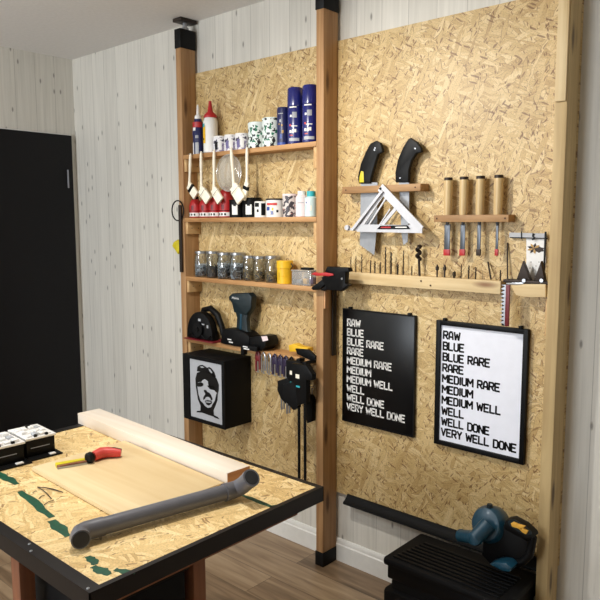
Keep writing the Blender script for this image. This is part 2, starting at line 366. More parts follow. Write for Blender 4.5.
def text_on(word, width, height, mat, parent, origin, xdir, ydir, name='lettering', thick=.0006):
    cu = bpy.data.curves.new(name, 'FONT'); cu.body = word; cu.extrude = 0; tmp = bpy.data.objects.new('tmp', cu)
    me = bpy.data.meshes.new_from_object(tmp); bpy.data.objects.remove(tmp)
    xs = [v.co.x for v in me.vertices]; ys = [v.co.y for v in me.vertices]; x0, x1, y0, y1 = min(xs), max(xs), min(ys), max(ys)
    xd = Vector(xdir); yd = Vector(ydir); o0 = Vector(origin)
    off = Vector((0, 0, 0)); p = parent
    while p is not None: off += p.location; p = p.parent
    for v in me.vertices: v.co = o0+xd*((v.co.x-x0)/(x1-x0)*width)+yd*((v.co.y-y0)/(y1-y0)*height)-off
    me.materials.append(mat); o = bpy.data.objects.new(name, me); C.objects.link(o); o.parent = parent
    return o
# ------------------------------------------------------------------ room
XL, XR, YF, H = -3.75, 1.5, -4.6, 2.40
struct('floor', MB().box((XL-.1, YF-.1, -.1), (XR+.1, .1, 0)), M['floor'])
struct('ceiling', MB().box((XL-.1, YF-.1, H), (XR+.1, .1, H+.1)), M['ceiling'])
struct('wall_back', MB().box((XL-.1, 0, 0), (XR+.1, .1, H)), M['panel_back'])
struct('wall_left', MB().box((XL-.1, YF-.1, 0), (XL, 0, H)), M['panel_left'])
struct('wall_right', MB().box((XR, YF-.1, 0), (XR+.1, 0, H)), M['panel_left'])
w = MB()   # front wall behind the camera, with a window opening
w.box((XL, YF-.1, 0), (-2.9, YF, H)).box((-1.3, YF-.1, 0), (XR, YF, H)).box((-2.9, YF-.1, 0), (-1.3, YF, .9)).box((-2.9, YF-.1, 2.1), (-1.3, YF, H))
struct('wall_front', w, M['panel_back'])
w = MB()
for a, b in (((-2.9, YF-.08, .9), (-2.85, YF-.02, 2.1)), ((-1.35, YF-.08, .9), (-1.3, YF-.02, 2.1)), ((-2.85, YF-.08, .9), (-1.35, YF-.02, .95)), ((-2.85, YF-.08, 2.05), (-1.35, YF-.02, 2.1)), ((-2.12, YF-.08, .95), (-2.08, YF-.02, 2.05))): w.box(a, b)
win = struct('window_1', w, M['white_trim'])
def baseboard(name, prof, mk):
    mb = MB(); mk(mb, prof); return struct(name, mb, M['white_trim'])
prof = [(0, 0), (-.014, 0), (-.014, .072), (-.010, .077), (-.010, .090), (-.005, .098), (0, .098)]
struct('baseboard_back', MB().prism([(a-.0005, b) for a, b in prof], XL+.0, XR, ax='x'), M['white_trim'])
struct('baseboard_left', MB().prism([(XL-a, b) for a, b in prof], -.015, -.030, ax='y'), M['white_trim'])
# black door in the left wall
d = MB().box((XL+.001, -.93, .004), (XL+.022, -.035, 1.957), bev=.003)
dr = d.build('door_1', M['door']); dr['kind'] = 'structure'
MB().box((XL+.022, -.074, 1.65), (XL+.028, -.066, 1.756), bev=.001).build('finger_pull', M['grey'], dr)
MB().box((XL+.022, -.90, .98), (XL+.03, -.86, 1.10), bev=.002).cyl((XL+.03, -.88, 1.04), (XL+.07, -.88, 1.04), .009).cyl((XL+.066, -.885, 1.04), (XL+.066, -.77, 1.04), .008).build('door_handle', M['steel'], dr)
fr = MB().box((XL+.0005, -.035, .0), (XL+.012, -.031, 1.96)).box((XL+.0005, -.96, 0), (XL+.012, -.93, 1.96)).box((XL+.0005, -.96, 1.957), (XL+.012, -.031, 1.962))
struct('trim_1', fr, M['white_trim'])
# ------------------------------------------------------------------ posts
YP0, YP1 = -.101, -.013
def post(x0, x1, label, mat='post'):
    t = thing('timber_post', label, 'post', ((x0+x1)/2, (YP0+YP1)/2, 0), 'floor to ceiling timber posts')
    MB().box((x0, YP0, .058), (x1, YP1, 2.268), bev=.002).build('timber', M[mat], t)
    MB().box((x0-.003, YP0-.003, 0), (x1+.003, YP1+.003, .062), bev=.002).build('foot_cap', M['black'], t)
    MB().box((x0-.003, YP0-.003, 2.262), (x1+.003, YP1+.003, 2.35), bev=.002).build('top_cap', M['black'], t)
    xm = (x0+x1)/2; ym = (YP0+YP1)/2
    MB().cyl((xm, ym, 2.35), (xm, ym, 2.384), .011).cyl((xm, ym, 2.352), (xm, ym, 2.362), .018, seg=6, smooth=False).build('jack_screw', M['steel'], t)
    MB().box((x0-.012, YP0-.004, 2.383), (x1+.012, YP1+.004, 2.399), bev=.002).build('ceiling_pad', M['dark_iron'], t)
    return t
pl = post(-2.646, -2.608, 'leftmost timber post of the wall frame with black cap and jack under the ceiling')
pm = post(-1.771, -1.733, 'middle timber post between the tool shelves and the saw wall')
pr = post(-.824, -.786, 'rightmost timber post with knots, right of the word posters', 'post_pale')
for p, k in ((pl, 0), (pm, 1), (pr, 2)):
    pass
MB().box((-.822, -.1095, 1.805), (-.789, -.1015, 2.26), bev=.001).build('pale_strip', M['pale_strip'], pr)
MB().box((-.822, -.1105, 1.2), (-.8215, -.1095, 1.201)).build('splinter', M['pale_strip'], pr) if False else None
# ------------------------------------------------------------------ OSB boards
def board(name, x0, x1, z0, z1, label, cat='board'):
    o = MB().box((x0, -.0125, z0), (x1, -.0005, z1)).build(name, M['osb_wall']); return tag(o, label, cat, 'strand board wall panels')
board('strand_board', -2.655, -1.752, .305, 2.157, 'tall golden strand board behind the tool shelves, left of the middle post')
board('strand_board', -1.750, -.786, .305, 2.157, 'tall golden strand board behind the saws and word posters')
# ------------------------------------------------------------------ shelves
SH = [(1.745, 1.765), (1.448, 1.468), (1.165, 1.185), (.862, .882)]
names = ['highest narrow pine shelf, carrying glue bottles and navy spray cans', 'second narrow pine shelf, carrying red bottles and small tins',
         'third narrow pine shelf, carrying glass jars of screws', 'lowest narrow pine shelf, carrying the black power tools']
X0, X1 = -2.607, -1.772
for k, (z0, z1) in enumerate(SH):
    t = thing('wall_shelf', names[k], 'shelf', ((X0+X1)/2, -.05, z0), 'pine shelves in the left bay')
    MB().box((X0, -.101, z0), (X1, -.013, z1), bev=.0015).build('board', M['pine_x'], t)
    MB().box((X0, -.095, z0-.058), (X0+.018, -.0135, z0), bev=.001).build('cleat', M['pine_y'], t)
    MB().box((X1-.020, -.093, z0-.085), (X1, -.0135, z0), bev=.001).build('cleat', M['pine_y'], t)
    for yy in (-.03, -.07): MB().cyl((X0+.018, yy, z0-.03), (X0+.0188, yy, z0-.03), .0025, seg=8).build('screw', M['hole'], t)
# ------------------------------------------------------------------ generic containers
def sx(px, py, y=-.06): return at(px, py, y=y).x
def shadow_free(): pass
def can(px, base_z, r, h, body, label, cat='can', top=None, y=-.058, name='spray_can', bands=(), group=None, extra=None, shoulder=True):
    x = sx(px, 200, y); t = thing(name, label, cat, (x, y, base_z), group)
    return t, x
S1, S2, S3, S4 = (s[1]+.0003 for s in SH)
def band(x, y, z0, z1, r, a0, a1, m, parent, name='label', seg=14):
    """a label wrapped on a round body between two angles (0 = towards the room)"""
    b = MB(); bm = b.bm; A = []; B = []
    for i in range(seg+1):
        a = math.radians(a0+(a1-a0)*i/seg); px = x+r*math.sin(a); py = y-r*math.cos(a)
        A.append(bm.verts.new((px, py, z0))); B.append(bm.verts.new((px, py, z1)))
    for i in range(seg):
        f = bm.faces.new((A[i], A[i+1], B[i+1], B[i])); f.smooth = True
    o = b.build(name, m, parent)
    return o
# spray cans (two alike)
xs_ = sx(295.5, 140); s0 = thing('spray_can', 'left of the two tall navy spray cans on the highest shelf', 'spray can', (xs_, -.06, S1), 'tall navy spray cans')
r = .033
MB().lathe([(.030, 0), (r, .003), (r, .148), (r-.002, .152)], (xs_, -.06, S1)).build('body', M['navy'], s0)
MB().lathe([(r-.001, .152), (r+.0008, .154), (r-.0005, .222), (r-.005, .228), (0, .229)], (xs_, -.06, S1)).build('cap', M['navy'], s0)
for z0, z1, a0, a1, m in ((.108, .117, -10, 5, 'white'), (.105, .128, 8, 42, 'grey'), (.145, .150, -15, 40, 'white'), (.072, .080, -15, 0, 'salmon'), (.070, .074, 0, 45, 'white'),
                          (.045, .056, -15, 4, 'white'), (.044, .058, 8, 20, 'white'), (.046, .060, 23, 38, 'white'), (.033, .037, -12, 14, 'salmon'), (.012, .024, -20, 60, 'silver_print')):
    band(xs_, -.06, S1+z0, S1+z1, r+.0006, a0+10, a1+10, M[m], s0)
x2 = sx(310.3, 140); dup(s0, (x2, -.06, S1), 'right of the two tall navy spray cans, against the middle post')
# slim navy can
x = sx(283.5, 140); t = thing('spray_can', 'shorter slim navy can with gold print beside the splattered tins', 'spray can', (x, -.06, S1))
MB().lathe([(.025, 0), (.027, .002), (.027, .150), (.024, .157), (0, .158)], (x, -.06, S1)).build('body', M['navy_dark'], t)
for z0, z1, a0, a1, m in ((.128, .132, -10, 40, 'grey'), (.095, .106, 5, 22, 'silver_print'), (.084, .090, -5, 8, 'gold'), (.078, .086, 22, 36, 'gold'), (.05, .062, 28, 44, 'gold'), (.028, .046, 10, 30, 'blue'), (.0, .012, -30, 60, 'blue')):
    band(x, -.06, S1+z0, S1+z1, .0276, a0, a1, M[m], t)
# splattered tins
for px, r, h, lab in ((257, .041, .108, 'left splatter-patterned white tin on the highest shelf'), (271.5, .042, .118, 'right splatter-patterned white tin, next to the slim navy can')):
    x = sx(px, 140); t = thing('paint_tin', lab, 'tin', (x, -.057, S1), 'splattered tins')
    MB().lathe([(r, 0), (r, h-.008), (r+.001, h-.006), (r+.001, h)], (x, -.057, S1)).build('body', M['splat'], t)
    MB().lathe([(r-.003, h), (r-.004, h+.003), (0, h+.003)], (x, -.057, S1)).build('lid', M['mint'], t)
# three short tins
for k, (px, lab) in enumerate(((220.5, 'left'), (231.5, 'middle'), (242.5, 'right'))):
    x = sx(px, 145); r = .0335; t = thing('short_tin', lab+' one of the three short violet and white tins', 'tin', (x, -.060, S1), 'short violet and white tins')
    MB().lathe([(r, 0), (r, .062), (r-.002, .066)], (x, -.06, S1)).build('body', M['tin_art'], t)
    MB().lathe([(r-.002, .066), (r-.002, .072), (0, .072)], (x, -.06, S1)).build('lid', M['white'], t)
    band(x, -.06, S1+.010, S1+.045, r+.0006, 0, 26, M['purple_light' if k else 'black'], t)
    band(x, -.06, S1+.008, S1+.050, r+.0006, 32, 58, M['white'], t)
# nozzle bottle
x = sx(198.5, 140); t = thing('nozzle_bottle', 'slim blue and red labelled bottle with white nozzle beside the glue bottle', 'bottle', (x, -.06, S1))
MB().lathe([(.023, 0), (.026, .003), (.026, .145), (.018, .157), (.018, .165)], (x, -.06, S1)).build('body', M['navy_dark'], t)
MB().lathe([(.016, .165), (.016, .180), (.008, .186), (.006, .222), (.003, .232), (0, .232)], (x, -.06, S1)).build('nozzle', M['white'], t)
for z0, z1, a0, a1, m in ((.125, .150, -60, 90, 'red'), (.110, .124, -20, 20, 'white'), (.075, .088, 15, 50, 'grey'), (.0, .055, -35, -5, 'white'), (.0, .055, 15, 50, 'silver_print'), (.09, .115, -50, -22, 'blue')):
    band(x, -.06, S1+z0, S1+z1, .0266, a0, a1, M[m], t)
# glue bottle
x = sx(210.7, 140); t = thing('glue_bottle', 'white glue bottle with red pointed cap and yellow label', 'bottle', (x, -.06, S1))
MB().lathe([(.028, 0), (.034, .004), (.034, .145), (.028, .160), (.024, .166)], (x, -.06, S1)).build('body', M['white'], t)
MB().lathe([(.030, .162), (.031, .166), (.028, .176), (.013, .190), (.009, .215), (.007, .238), (0, .240)], (x, -.06, S1)).build('cap', M['red'], t)
band(x, -.06, S1+.045, S1+.125, .0346, -48, 5, M['yellow'], t); band(x, -.06, S1+.118, S1+.134, .0350, -48, -2, M['cyan'], t); band(x, -.06, S1+.06, S1+.068, .0352, -25, -8, M['black'], t)
# ---- second shelf
for k, (px, h, sh) in enumerate(((195.5, .088, .05), (205.5, .088, .05), (215, .092, .055), (226, .128, .085))):
    x = sx(px, 210); r = .031 if k < 3 else .034
    t = thing('stain_bottle', ['leftmost red bottle with white lettered band, under the first brush', 'second red bottle from the left on the second shelf', 'third red bottle from the left on the second shelf', 'tallest red bottle, between the brushes and the black tins'][k], 'bottle', (x, -.058, S2), 'red bottles with white bands')
    MB().lathe([(r-.003, 0), (r, .003), (r, h-.03), (r-.006, h-.01), (r-.015, h)], (x, -.058, S2)).build('body', M['red'], t)
    MB().lathe([(r-.016, h), (r-.016, h+.012), (0, h+.013)], (x, -.058, S2)).build('cap', M['black'] if k < 3 else M['red'], t)
    band(x, -.058, S2+.006, S2+.024, r+.0005, -75, 75, M['white'], t)
    band(x, -.058, S2+.030, S2+.033, r+.0005, -75, 75, M['black'], t); band(x, -.058, S2+.036, S2+.058, r+.0005, 5, 30, M['red_dark'], t)
    for a in (-40, -15, 12, 38): band(x, -.058, S2+.010, S2+.020, r+.001, a-7, a+7, M['black'], t)
for k, (px, r, h) in enumerate(((237.5, .038, .073), (251.5, .041, .080))):
    x = sx(px, 210); t = thing('black_tin', ['left of the two black tins with white labels', 'right of the two black tins with white labels'][k], 'tin', (x, -.058, S2), 'black tins with white labels')
    MB().lathe([(r, 0), (r, h)], (x, -.058, S2)).build('body', M['black'], t); MB().lathe([(r+.001, h), (r+.001, h+.006), (0, h+.006)], (x, -.058, S2)).build('lid', M['black_soft'], t)
    band(x, -.058, S2+.012, S2+.050, r+.0006, 5, 45, M['white'], t); band(x, -.058, S2+.050, S2+.056, r+.0006, 5, 15, M['white'], t); band(x, -.058, S2+.050, S2+.056, r+.0006, 35, 45, M['white'], t)
x = sx(261, 210); t = thing('paint_tin', 'small white tin with black panel beside the black tins', 'tin', (x, -.058, S2))
MB().lathe([(.030, 0), (.030, .066), (.027, .069), (0, .069)], (x, -.058, S2)).build('body', M['white'], t)
band(x, -.058, S2+.045, S2+.062, .0306, -20, 25, M['black'], t); band(x, -.058, S2+.022, S2+.034, .0306, 5, 22, M['black'], t); band(x, -.058, S2+.008, S2+.060, .0306, 44, 80, M['black'], t)
x = sx(275, 210); t = thing('paint_tin', 'white paint tin with red band in the middle of the second shelf', 'tin', (x, -.056, S2))
MB().lathe([(.041, 0), (.041, .072)], (x, -.056, S2)).build('body', M['white'], t)
MB().lathe([(.042, .072), (.042, .079), (.038, .079), (.038, .075), (0, .075)], (x, -.056, S2)).build('lid', M['dark_iron'], t)
band(x, -.056, S2+.050, S2+.060, .0416, -20, 52, M['salmon'], t); band(x, -.056, S2+.028, S2+.044, .0416, -22, 5, M['blue'], t); band(x, -.056, S2+.010, S2+.026, .0416, 12, 30, M['navy'], t); band(x, -.056, S2+.028, S2+.040, .0416, 20, 30, M['yellow'], t); band(x, -.056, S2+.02, S2+.03, .0416, 48, 60, M['black'], t)
x = sx(290, 210); t = thing('round_box', 'dark patchwork-patterned round box near the white bottle', 'box', (x, -.058, S2))
MB().lathe([(.033, 0), (.033, .088)], (x, -.058, S2)).build('body', M['camo'], t); MB().lathe([(.0335, .088), (.0335, .096), (0, .096)], (x, -.058, S2)).build('lid', M['pink'], t)
x = sx(301.5, 210); t = thing('plastic_bottle', 'pale pinkish white bottle on the right of the second shelf', 'bottle', (x, -.058, S2))
MB().lathe([(.024, 0), (.026, .002), (.026, .082), (.018, .090)], (x, -.058, S2)).build('body', M['pink'], t); MB().lathe([(.018, .090), (.017, .106), (0, .106)], (x, -.058, S2)).build('cap', M['white'], t)
band(x, -.058, S2+.056, S2+.059, .0266, 0, 60, M['grey'], t)
x = sx(311.2, 210); t = thing('plastic_bottle', 'pale labelled bottle with cyan cap against the middle post', 'bottle', (x, -.060, S2))
MB().lathe([(.024, 0), (.026, .002), (.026, .076), (.016, .084)], (x, -.06, S2)).build('body', M['mint'], t); MB().lathe([(.018, .082), (.018, .104), (0, .104)], (x, -.06, S2)).build('cap', M['cyan'], t)
band(x, -.06, S2+.025, S2+.045, .0266, 10, 45, M['cream'], t); band(x, -.06, S2+.05, S2+.066, .0266, -20, 30, M['white'], t); band(x, -.06, S2+.054, S2+.061, .0270, -12, 0, M['blue'], t)
# ---- hanging brushes
def brush(px_top, px_h, ang, wid, ln, lab, dark=False, big=False):
    wid *= 1.2; ln *= 1.15; y = -.129 if wid > .052 else -.114; a = at(*px_top, y=y); b = at(*px_h, y=y)
    t = thing('paint_brush', lab, 'paint brush', tuple(a), 'white handled brushes hanging from the highest shelf')
    m = MB(); n = 6; pts = [a.lerp(b, i/n) for i in range(n+1)]
    m.tube(pts, [.0045, .007, .0075, .0065, .006, .0065, .009], seg=10).build('handle', M['cream'], t)
    R = Matrix.Rotation(math.radians(ang), 4, 'Y')
    def tf(o): return Matrix.Translation(b)@R
    m = MB(); m.box((-wid*.42, -.006, -.012), (wid*.42, .006, .006), bev=.002, R=tf(0)).build('neck', M['cream'], t)
    m = MB(); m.box((-wid/2, -.0065, -.026), (wid/2, .0065, -.010), bev=.001, R=tf(0)).build('ferrule', M['black'] if dark else M['cream'], t)
    if not dark: MB().box((-wid/2-.0004, -.007, -.0195), (wid/2+.0004, .007, -.0178), R=tf(0)).build('ferrule_band', M['dark_iron'], t)
    MB().box((-wid/2, -.0055, -.026-ln), (wid/2, .0055, -.0255), bev=.002, R=tf(0)).build('bristles', M['bristle'], t)
    MB().cyl((a.x, y-.009, a.z-.004), (a.x, -.1015, a.z-.004), .0018, seg=8).build('hanging_nail', M['steel'], t)
    return t
brush((190.5, 153.5), (189.5, 186), -45, .036, .036, 'leftmost hanging brush, white handle and black-banded head', True)
brush((201, 151.5), (201.5, 190), -45, .040, .038, 'second hanging brush from the left, pale diamond head')
brush((214, 149.5), (214, 190), -40, .036, .036, 'third hanging brush from the left, in front of the red bottles')
brush((231, 147.5), (234, 187), -38, .046, .044, 'widest hanging brush, in front of the round translucent cup')
brush((247, 147), (247, 184), 22, .024, .040, 'rightmost hanging brush, narrow head with black band', True)
# translucent round cup hanging behind the widest brush
c = at(229.3, 173, y=-.1); t = thing('translucent_bowl', 'round translucent plastic bowl hanging behind the widest brush', 'bowl', tuple(c))
MB().lathe([(.078, -.004), (.080, 0), (.074, .002), (.060, .0010), (.045, -.014), (0, -.018)], (c.x, -.0960, c.z), (0, 1, 0), seg=36).build('bowl', M['frost'], t) if False else None
m = MB(); m.lathe([(.080, -.003), (.082, 0), (.079, .002), (.074, -.001), (.070, .003), (.040, .008), (0, .009)], (c.x, -.114+.010, c.z), (0, -1, 0), seg=36); m.build('disc', M['frost'], t)
MB().tube([(c.x+.081*math.cos(a/18*PI), -.104, c.z+.081*math.sin(a/18*PI)) for a in range(36)], .0022, closed=True, seg=8).build('rim', M['clear_plastic'], t)
# ring-handled iron bar on the left post
t = thing('poker', 'black iron bar with a round ring handle hanging on the left post', 'iron bar', (-2.630, -.112, 1.50))
MB().box((-2.637, -.114, 1.205), (-2.618, -.106, 1.53), bev=.002).build('bar', M['dark_iron'], t)
MB().cyl((-2.628, -.1015, 1.548), (-2.628, -.118, 1.548), .002, seg=8).build('nail', M['steel'], t)
MB().tube([(-2.645+.045*math.cos(a/14*PI), -.110, 1.503+.048*math.sin(a/14*PI)) for a in range(28)], .0032, closed=True, seg=8).build('ring', M['black'], t)
p = at(175, 247, y=-.08)
m = MB(); m.prism(polyxz([(179.5, 239.5), (175.5, 242), (174, 246), (177, 250), (179.5, 254), (181, 250), (181, 242)], -.08), -.092, -.068, bev=.002)
tag(m.build('plastic_hook', M['yellow_green']), 'small yellow plastic hook peeking out left of the left post', 'hook')
# ---- jars
def jar(px, r, h, cont, fill, lab, k):
    y = -.057; x = sx(px, 270, y); t = thing('glass_jar', lab, 'jar', (x, y, S3), 'screw jars on the third shelf')
    MB().lathe([(0, .001), (r-.003, 0), (r, .004), (r, h-.030), (r-.006, h-.018), (r-.008, h-.008), (r-.008, h-.0075)], (x, y, S3)).build('glass', M['glass'], t)
    MB().lathe([(r-.004, h-.012), (r-.003, h-.011), (r-.003, h-.001), (r-.006, h), (0, h)], (x, y, S3)).build('lid', M['steel'], t)
    m = MB(); rd = random.Random(k)
    m.lathe([(r-.009, .004), (r-.008, .006), (r-.008, fill*.8), (r-.014, fill*.86), (0, fill*.95)], (x, y, S3), m=M['screw_bed_shade'])
    for i in range(90):
        a = rd.random()*2*PI; rr = (r-.0105); z = S3+.007+rd.random()*(fill-.006)
        if i > 70: rr *= rd.random()**.5; z = S3+fill*.88
        p0 = Vector((x+rr*math.cos(a), y+rr*math.sin(a), z)); dd = Vector((rd.uniform(-1, 1), rd.uniform(-1, 1), rd.uniform(-.6, .6))).normalized()
        dd = (dd-Vector((math.cos(a), math.sin(a), 0))*dd.dot(Vector((math.cos(a), math.sin(a), 0)))).normalized()*.009
        off = Vector((math.cos(a), math.sin(a), 0))*.004
        m.cyl(p0-dd+off, p0+dd+off, .0018, .0012, seg=5, m=cont)
        m.cyl(p0-dd+off, p0-dd*1.1+off, .0034, seg=6, m=cont)
    o = m.build('screw_filling', cont, t); o['kind'] = 'stuff'
    return t
J = [(202, .036, .124, 'screws', .06), (213.5, .036, .126, 'screws_dark', .055), (225, .037, .122, 'screws', .072), (238, .038, .124, 'screws', .075), (249.5, .031, .112, 'screws_brass', .05), (260, .032, .112, 'screws_brass', .05), (273, .036, .116, 'screws_brass', .045)]
JL = ['leftmost glass jar, half filled with grey screws', 'second jar from the left, filled with black screws', 'third jar from the left, full of bluish zinc screws', 'fourth jar from the left, full of bluish zinc screws', 'fifth jar from the left, small, with pale brass screws', 'sixth jar from the left, with pale fixings', 'rightmost glass jar, beside the yellow cups']
for k, ((px, r, h, c_, f_), lab) in enumerate(zip(J, JL)): jar(px, r, h, M[c_], f_, lab, k)
# yellow stacked tubs
x = sx(285, 275, -.065)
t = thing('stacked_tub', 'yellow stack of plastic tape cups beside the rightmost jar', 'tub', (x, -.065, S3))
MB().lathe([(.032, 0), (.034, .001), (.034, .032), (.0325, .033), (.034, .034), (.034, .064), (.0325, .065), (.036, .066), (.036, .096), (.034, .098), (0, .098)], (x, -.065, S3)).build('tub', M['yellow'], t)
MB().tube([(x+.034+.011*math.sin(a/8*PI), -.065, S3+.087-.022*a/8) for a in range(9)], .0025, seg=8).build('handle', M['dark_iron'], t)
band(x, -.065, S3+.015, S3+.05, .0346, -6, -2, M['green'], t)
# clear plastic organiser
x0 = sx(292, 285, -.095); x1 = sx(311, 285, -.095)
t = thing('plastic_organiser', 'clear plastic box of small fixings at the right end of the third shelf', 'box', ((x0+x1)/2, -.06, S3))
MB().box((x0, -.098, S3), (x1, -.025, S3+.058), bev=.004).build('case', M['clear_plastic'], t)
MB().box((x0-.002, -.100, S3+.058), (x1+.002, -.023, S3+.064), bev=.002).build('lid', M['clear_plastic'], t)
for i in range(3):
    xx = x0+.012+i*.034; MB().box((xx, -.08, S3+.006), (xx+.024, -.045, S3+.022+.006*i), bev=.003).build('fixing', [M['grey'], M['amber'], M['purple_light']][i], t)
MB().box((x0+.03, -.075, S3+.064), (x0+.08, -.045, S3+.073), bev=.002).build('clasp', M['black'], t)
# ---- lowest shelf: circular saw, drill, batteries
t = thing('circular_saw', 'black circular saw at the left end of the lowest shelf', 'circular saw', (-2.47, -.06, S4))
MB().box((-2.600, -.128, S4), (-2.385, -.022, S4+.005), bev=.001).build('base_plate', M['red_dark'], t)
c = at(205, 328, y=-.075)
MB().cyl((c.x, -.10, c.z-.012), (c.x, -.062, c.z-.012), .088, seg=36).cyl((c.x, -.106, c.z-.012), (c.x, -.10, c.z-.012), .082, .088, seg=36).build('blade_guard', M['black'], t) if False else None
g = [(c.x+.092*math.cos(a/20*PI), S4+.030+.108*math.sin(a/20*PI)) for a in range(21)]
MB().prism([(c.x+.095, S4+.008)]+g+[(c.x-.095, S4+.008)], -.112, -.072, bev=.005).build('blade_guard', M['black'], t)
MB().cyl((c.x, -.124, S4+.055), (c.x, -.112, S4+.055), .035, seg=24).cyl((c.x, -.130, S4+.055), (c.x, -.124, S4+.055), .012, seg=12).build('motor_hub', M['black_soft'], t)
MB().tube([(c.x-.05, -.055, S4+.10), (c.x-.03, -.055, S4+.14), (c.x+.02, -.055, S4+.152), (c.x+.07, -.055, S4+.125), (c.x+.10, -.055, S4+.07), (c.x+.11, -.055, S4+.03)], [.012, .014, .015, .015, .014, .014], seg=12).build('handle', M['black'], t)
MB().cyl((c.x-.030, -.055, S4+.05), (c.x-.040, -.03, S4+.05), .035, seg=20).build('motor', M['black_soft'], t)
MB().box((c.x-.004, -.1135, S4+.094), (c.x+.014, -.112, S4+.106)).box((c.x+.010, -.1135, S4+.078), (c.x+.040, -.112, S4+.084)).box((c.x+.058, -.1135, S4+.066), (c.x+.068, -.112, S4+.080)).build('sticker', M['silver_print'], t)
MB().tube([(c.x-.07+.02*i, -.119+.003*math.sin(i*2), S4+.022+.010*math.sin(i*1.7)) for i in range(9)], .0035, seg=8).build('cable', M['black'], t)
# drill driver
def Z7(pts): return zoomed(pts, 180, 280, 6.667)
t = thing('drill_driver', 'dark teal cordless drill standing on its battery on the lowest shelf', 'drill', (-2.30, -.06, S4))
MB().prism(polyxz(Z7([(342, 108), (362, 88), (478, 84), (498, 110), (492, 190), (458, 235), (378, 215), (362, 150), (345, 130)]), -.075), -.096, -.056, bev=.010).build('motor_housing', M['teal_dark'], t)
MB().prism(polyxz(Z7([(380, 205), (470, 205), (458, 260), (462, 330), (480, 365), (350, 355), (388, 310), (392, 250)]), -.075), -.090, -.062, bev=.008).build('grip', M['teal_dark'], t)
MB().prism(polyxz(Z7([(402, 215), (412, 215), (410, 330), (398, 330)]), -.09), -.0915, -.0885, bev=.001).build('trigger_line', M['teal'], t)
zf = lambda pts: [(a, max(b, S4+.001)) for a, b in pts]
MB().prism(zf(polyxz(Z7([(322, 320), (395, 318), (470, 345), (500, 372), (498, 440), (400, 440), (308, 415), (312, 370)]), -.075)), -.112, -.038, bev=.006).build('battery', M['black'], t)
a = at(232.3, 297.6, y=-.0965); text_on('Makita', .045, .0105, M['white'], t, (a.x-.002, -.0966, a.z-.006), (1, 0, 0), (0, 0, 1), 'maker_lettering')
for q in ((227.5, 339), (229, 341.8)):
    a = at(*q, y=-.112); MB().box((a.x, -.1128, a.z-.003), (a.x+.026, -.1118, a.z+.002)).build('battery_print', M['white'], t)
t = thing('spare_battery', 'black spare battery with white sticker beside the drill', 'battery', (-2.17, -.06, S4))
MB().prism(zf(polyxz(Z7([(502, 375), (560, 365), (598, 372), (612, 400), (612, 436), (580, 470), (506, 470)]), -.075)), -.115, -.030, bev=.006).build('body', M['black'], t)
MB().prism(polyxz(Z7([(541, 376), (580, 374), (588, 402), (552, 410)]), -.1158), -.1160, -.1150).build('sticker', M['pink'], t)
for q in ((246, 342), (249, 345.5)):
    a = at(*q, y=-.112)
t2 = thing('battery_charger', 'low black battery charger in front of the spare battery', 'charger', (-2.25, -.1, S4))
x0 = sx(245, 345, -.118); x1 = sx(259, 345, -.118)
MB().box((x0, -.135, S4+.0), (x1+.002, -.1165, S4+.022), bev=.004).build('body', M['black_soft'], t2)
MB().box((x0+.005, -.1358, S4+.012), (x0+.035, -.135, S4+.017)).box((x0+.010, -.1358, S4+.003), (x0+.045, -.135, S4+.008)).build('print', M['white'], t2)
MB().box((x0-.02, -.127, S4-.028), (x0-.001, -.103, S4+.012), bev=.002).build('strap', M['black'], t2)
# ---- black box with portrait
bx = (-2.543, -2.246); by = (-.175, -.014); bz = (.508, .825)
t = thing('portrait_box', 'black box hanging under the lowest shelf with a stencil portrait front', 'box', ((bx[0]+bx[1])/2, -.1, bz[0]))
MB().box((bx[0], by[0], bz[0]), (bx[1], by[1], bz[1]), bev=.003).build('body', M['black_soft'], t)
fx0, fx1 = -2.494, -2.268; fz0, fz1 = .525, .805
MB().box((fx0, by[0]-.0015, fz0), (fx1, by[0]-.0002, fz1)).build('front_print', M['silver_print'], t)
m = MB()
def rimb(a, b): m.box(a, b)
rimb((bx[0], by[0]-.006, bz[0]), (fx0-.004, by[0]-.0002, bz[1])); rimb((fx1+.002, by[0]-.006, bz[0]), (bx[1], by[0]-.0002, bz[1])); rimb((fx0-.004, by[0]-.006, bz[0]), (fx1+.002, by[0]-.0002, fz0-.003)); rimb((fx0-.004, by[0]-.006, fz1+.003), (fx1+.002, by[0]-.0002, bz[1]))
m.build('front_frame', M['black'], t)
def uv(p):
    u = (p[0]-92)/268; v = (p[1]-(5+.17*(p[0]-92)))/(475+.11*(p[0]-92)); return (fx0+u*(fx1-fx0), fz1-v*(fz1-fz0))
m = MB(); yq = by[0]-.0018
def blob(pts, dy=0, mat=None): m.prism([uv(p) for p in pts], yq-dy, yq-dy-.0004, mat)
K = M['poster_black']; G = M['silver_print']
blob([(152, 108), (158, 72), (178, 58), (202, 54), (226, 68), (240, 78), (258, 70), (278, 82), (300, 112), (312, 148), (300, 160), (270, 130), (230, 112), (190, 112)], 0, K)
blob([(140, 240), (138, 170), (152, 122), (190, 108), (240, 108), (285, 128), (318, 165), (336, 215), (334, 262), (326, 292), (300, 268), (288, 238), (262, 236), (246, 215), (246, 190), (220, 172), (200, 180), (190, 195), (160, 200), (152, 240)], 0, K)
blob([(140, 235), (153, 235), (162, 300), (178, 352), (200, 372), (214, 395), (240, 412), (268, 405), (282, 378), (300, 350), (314, 290), (326, 285), (322, 345), (302, 400), (288, 430), (292, 486), (240, 470), (190, 452), (140, 450), (148, 438), (176, 436), (178, 395), (156, 340)], 0, K)
blob([(200, 345), (206, 318), (222, 296), (208, 272), (210, 262), (228, 262), (238, 278), (254, 284), (270, 304), (282, 340), (268, 350), (262, 330), (244, 318), (226, 322), (214, 340)], 0, K)
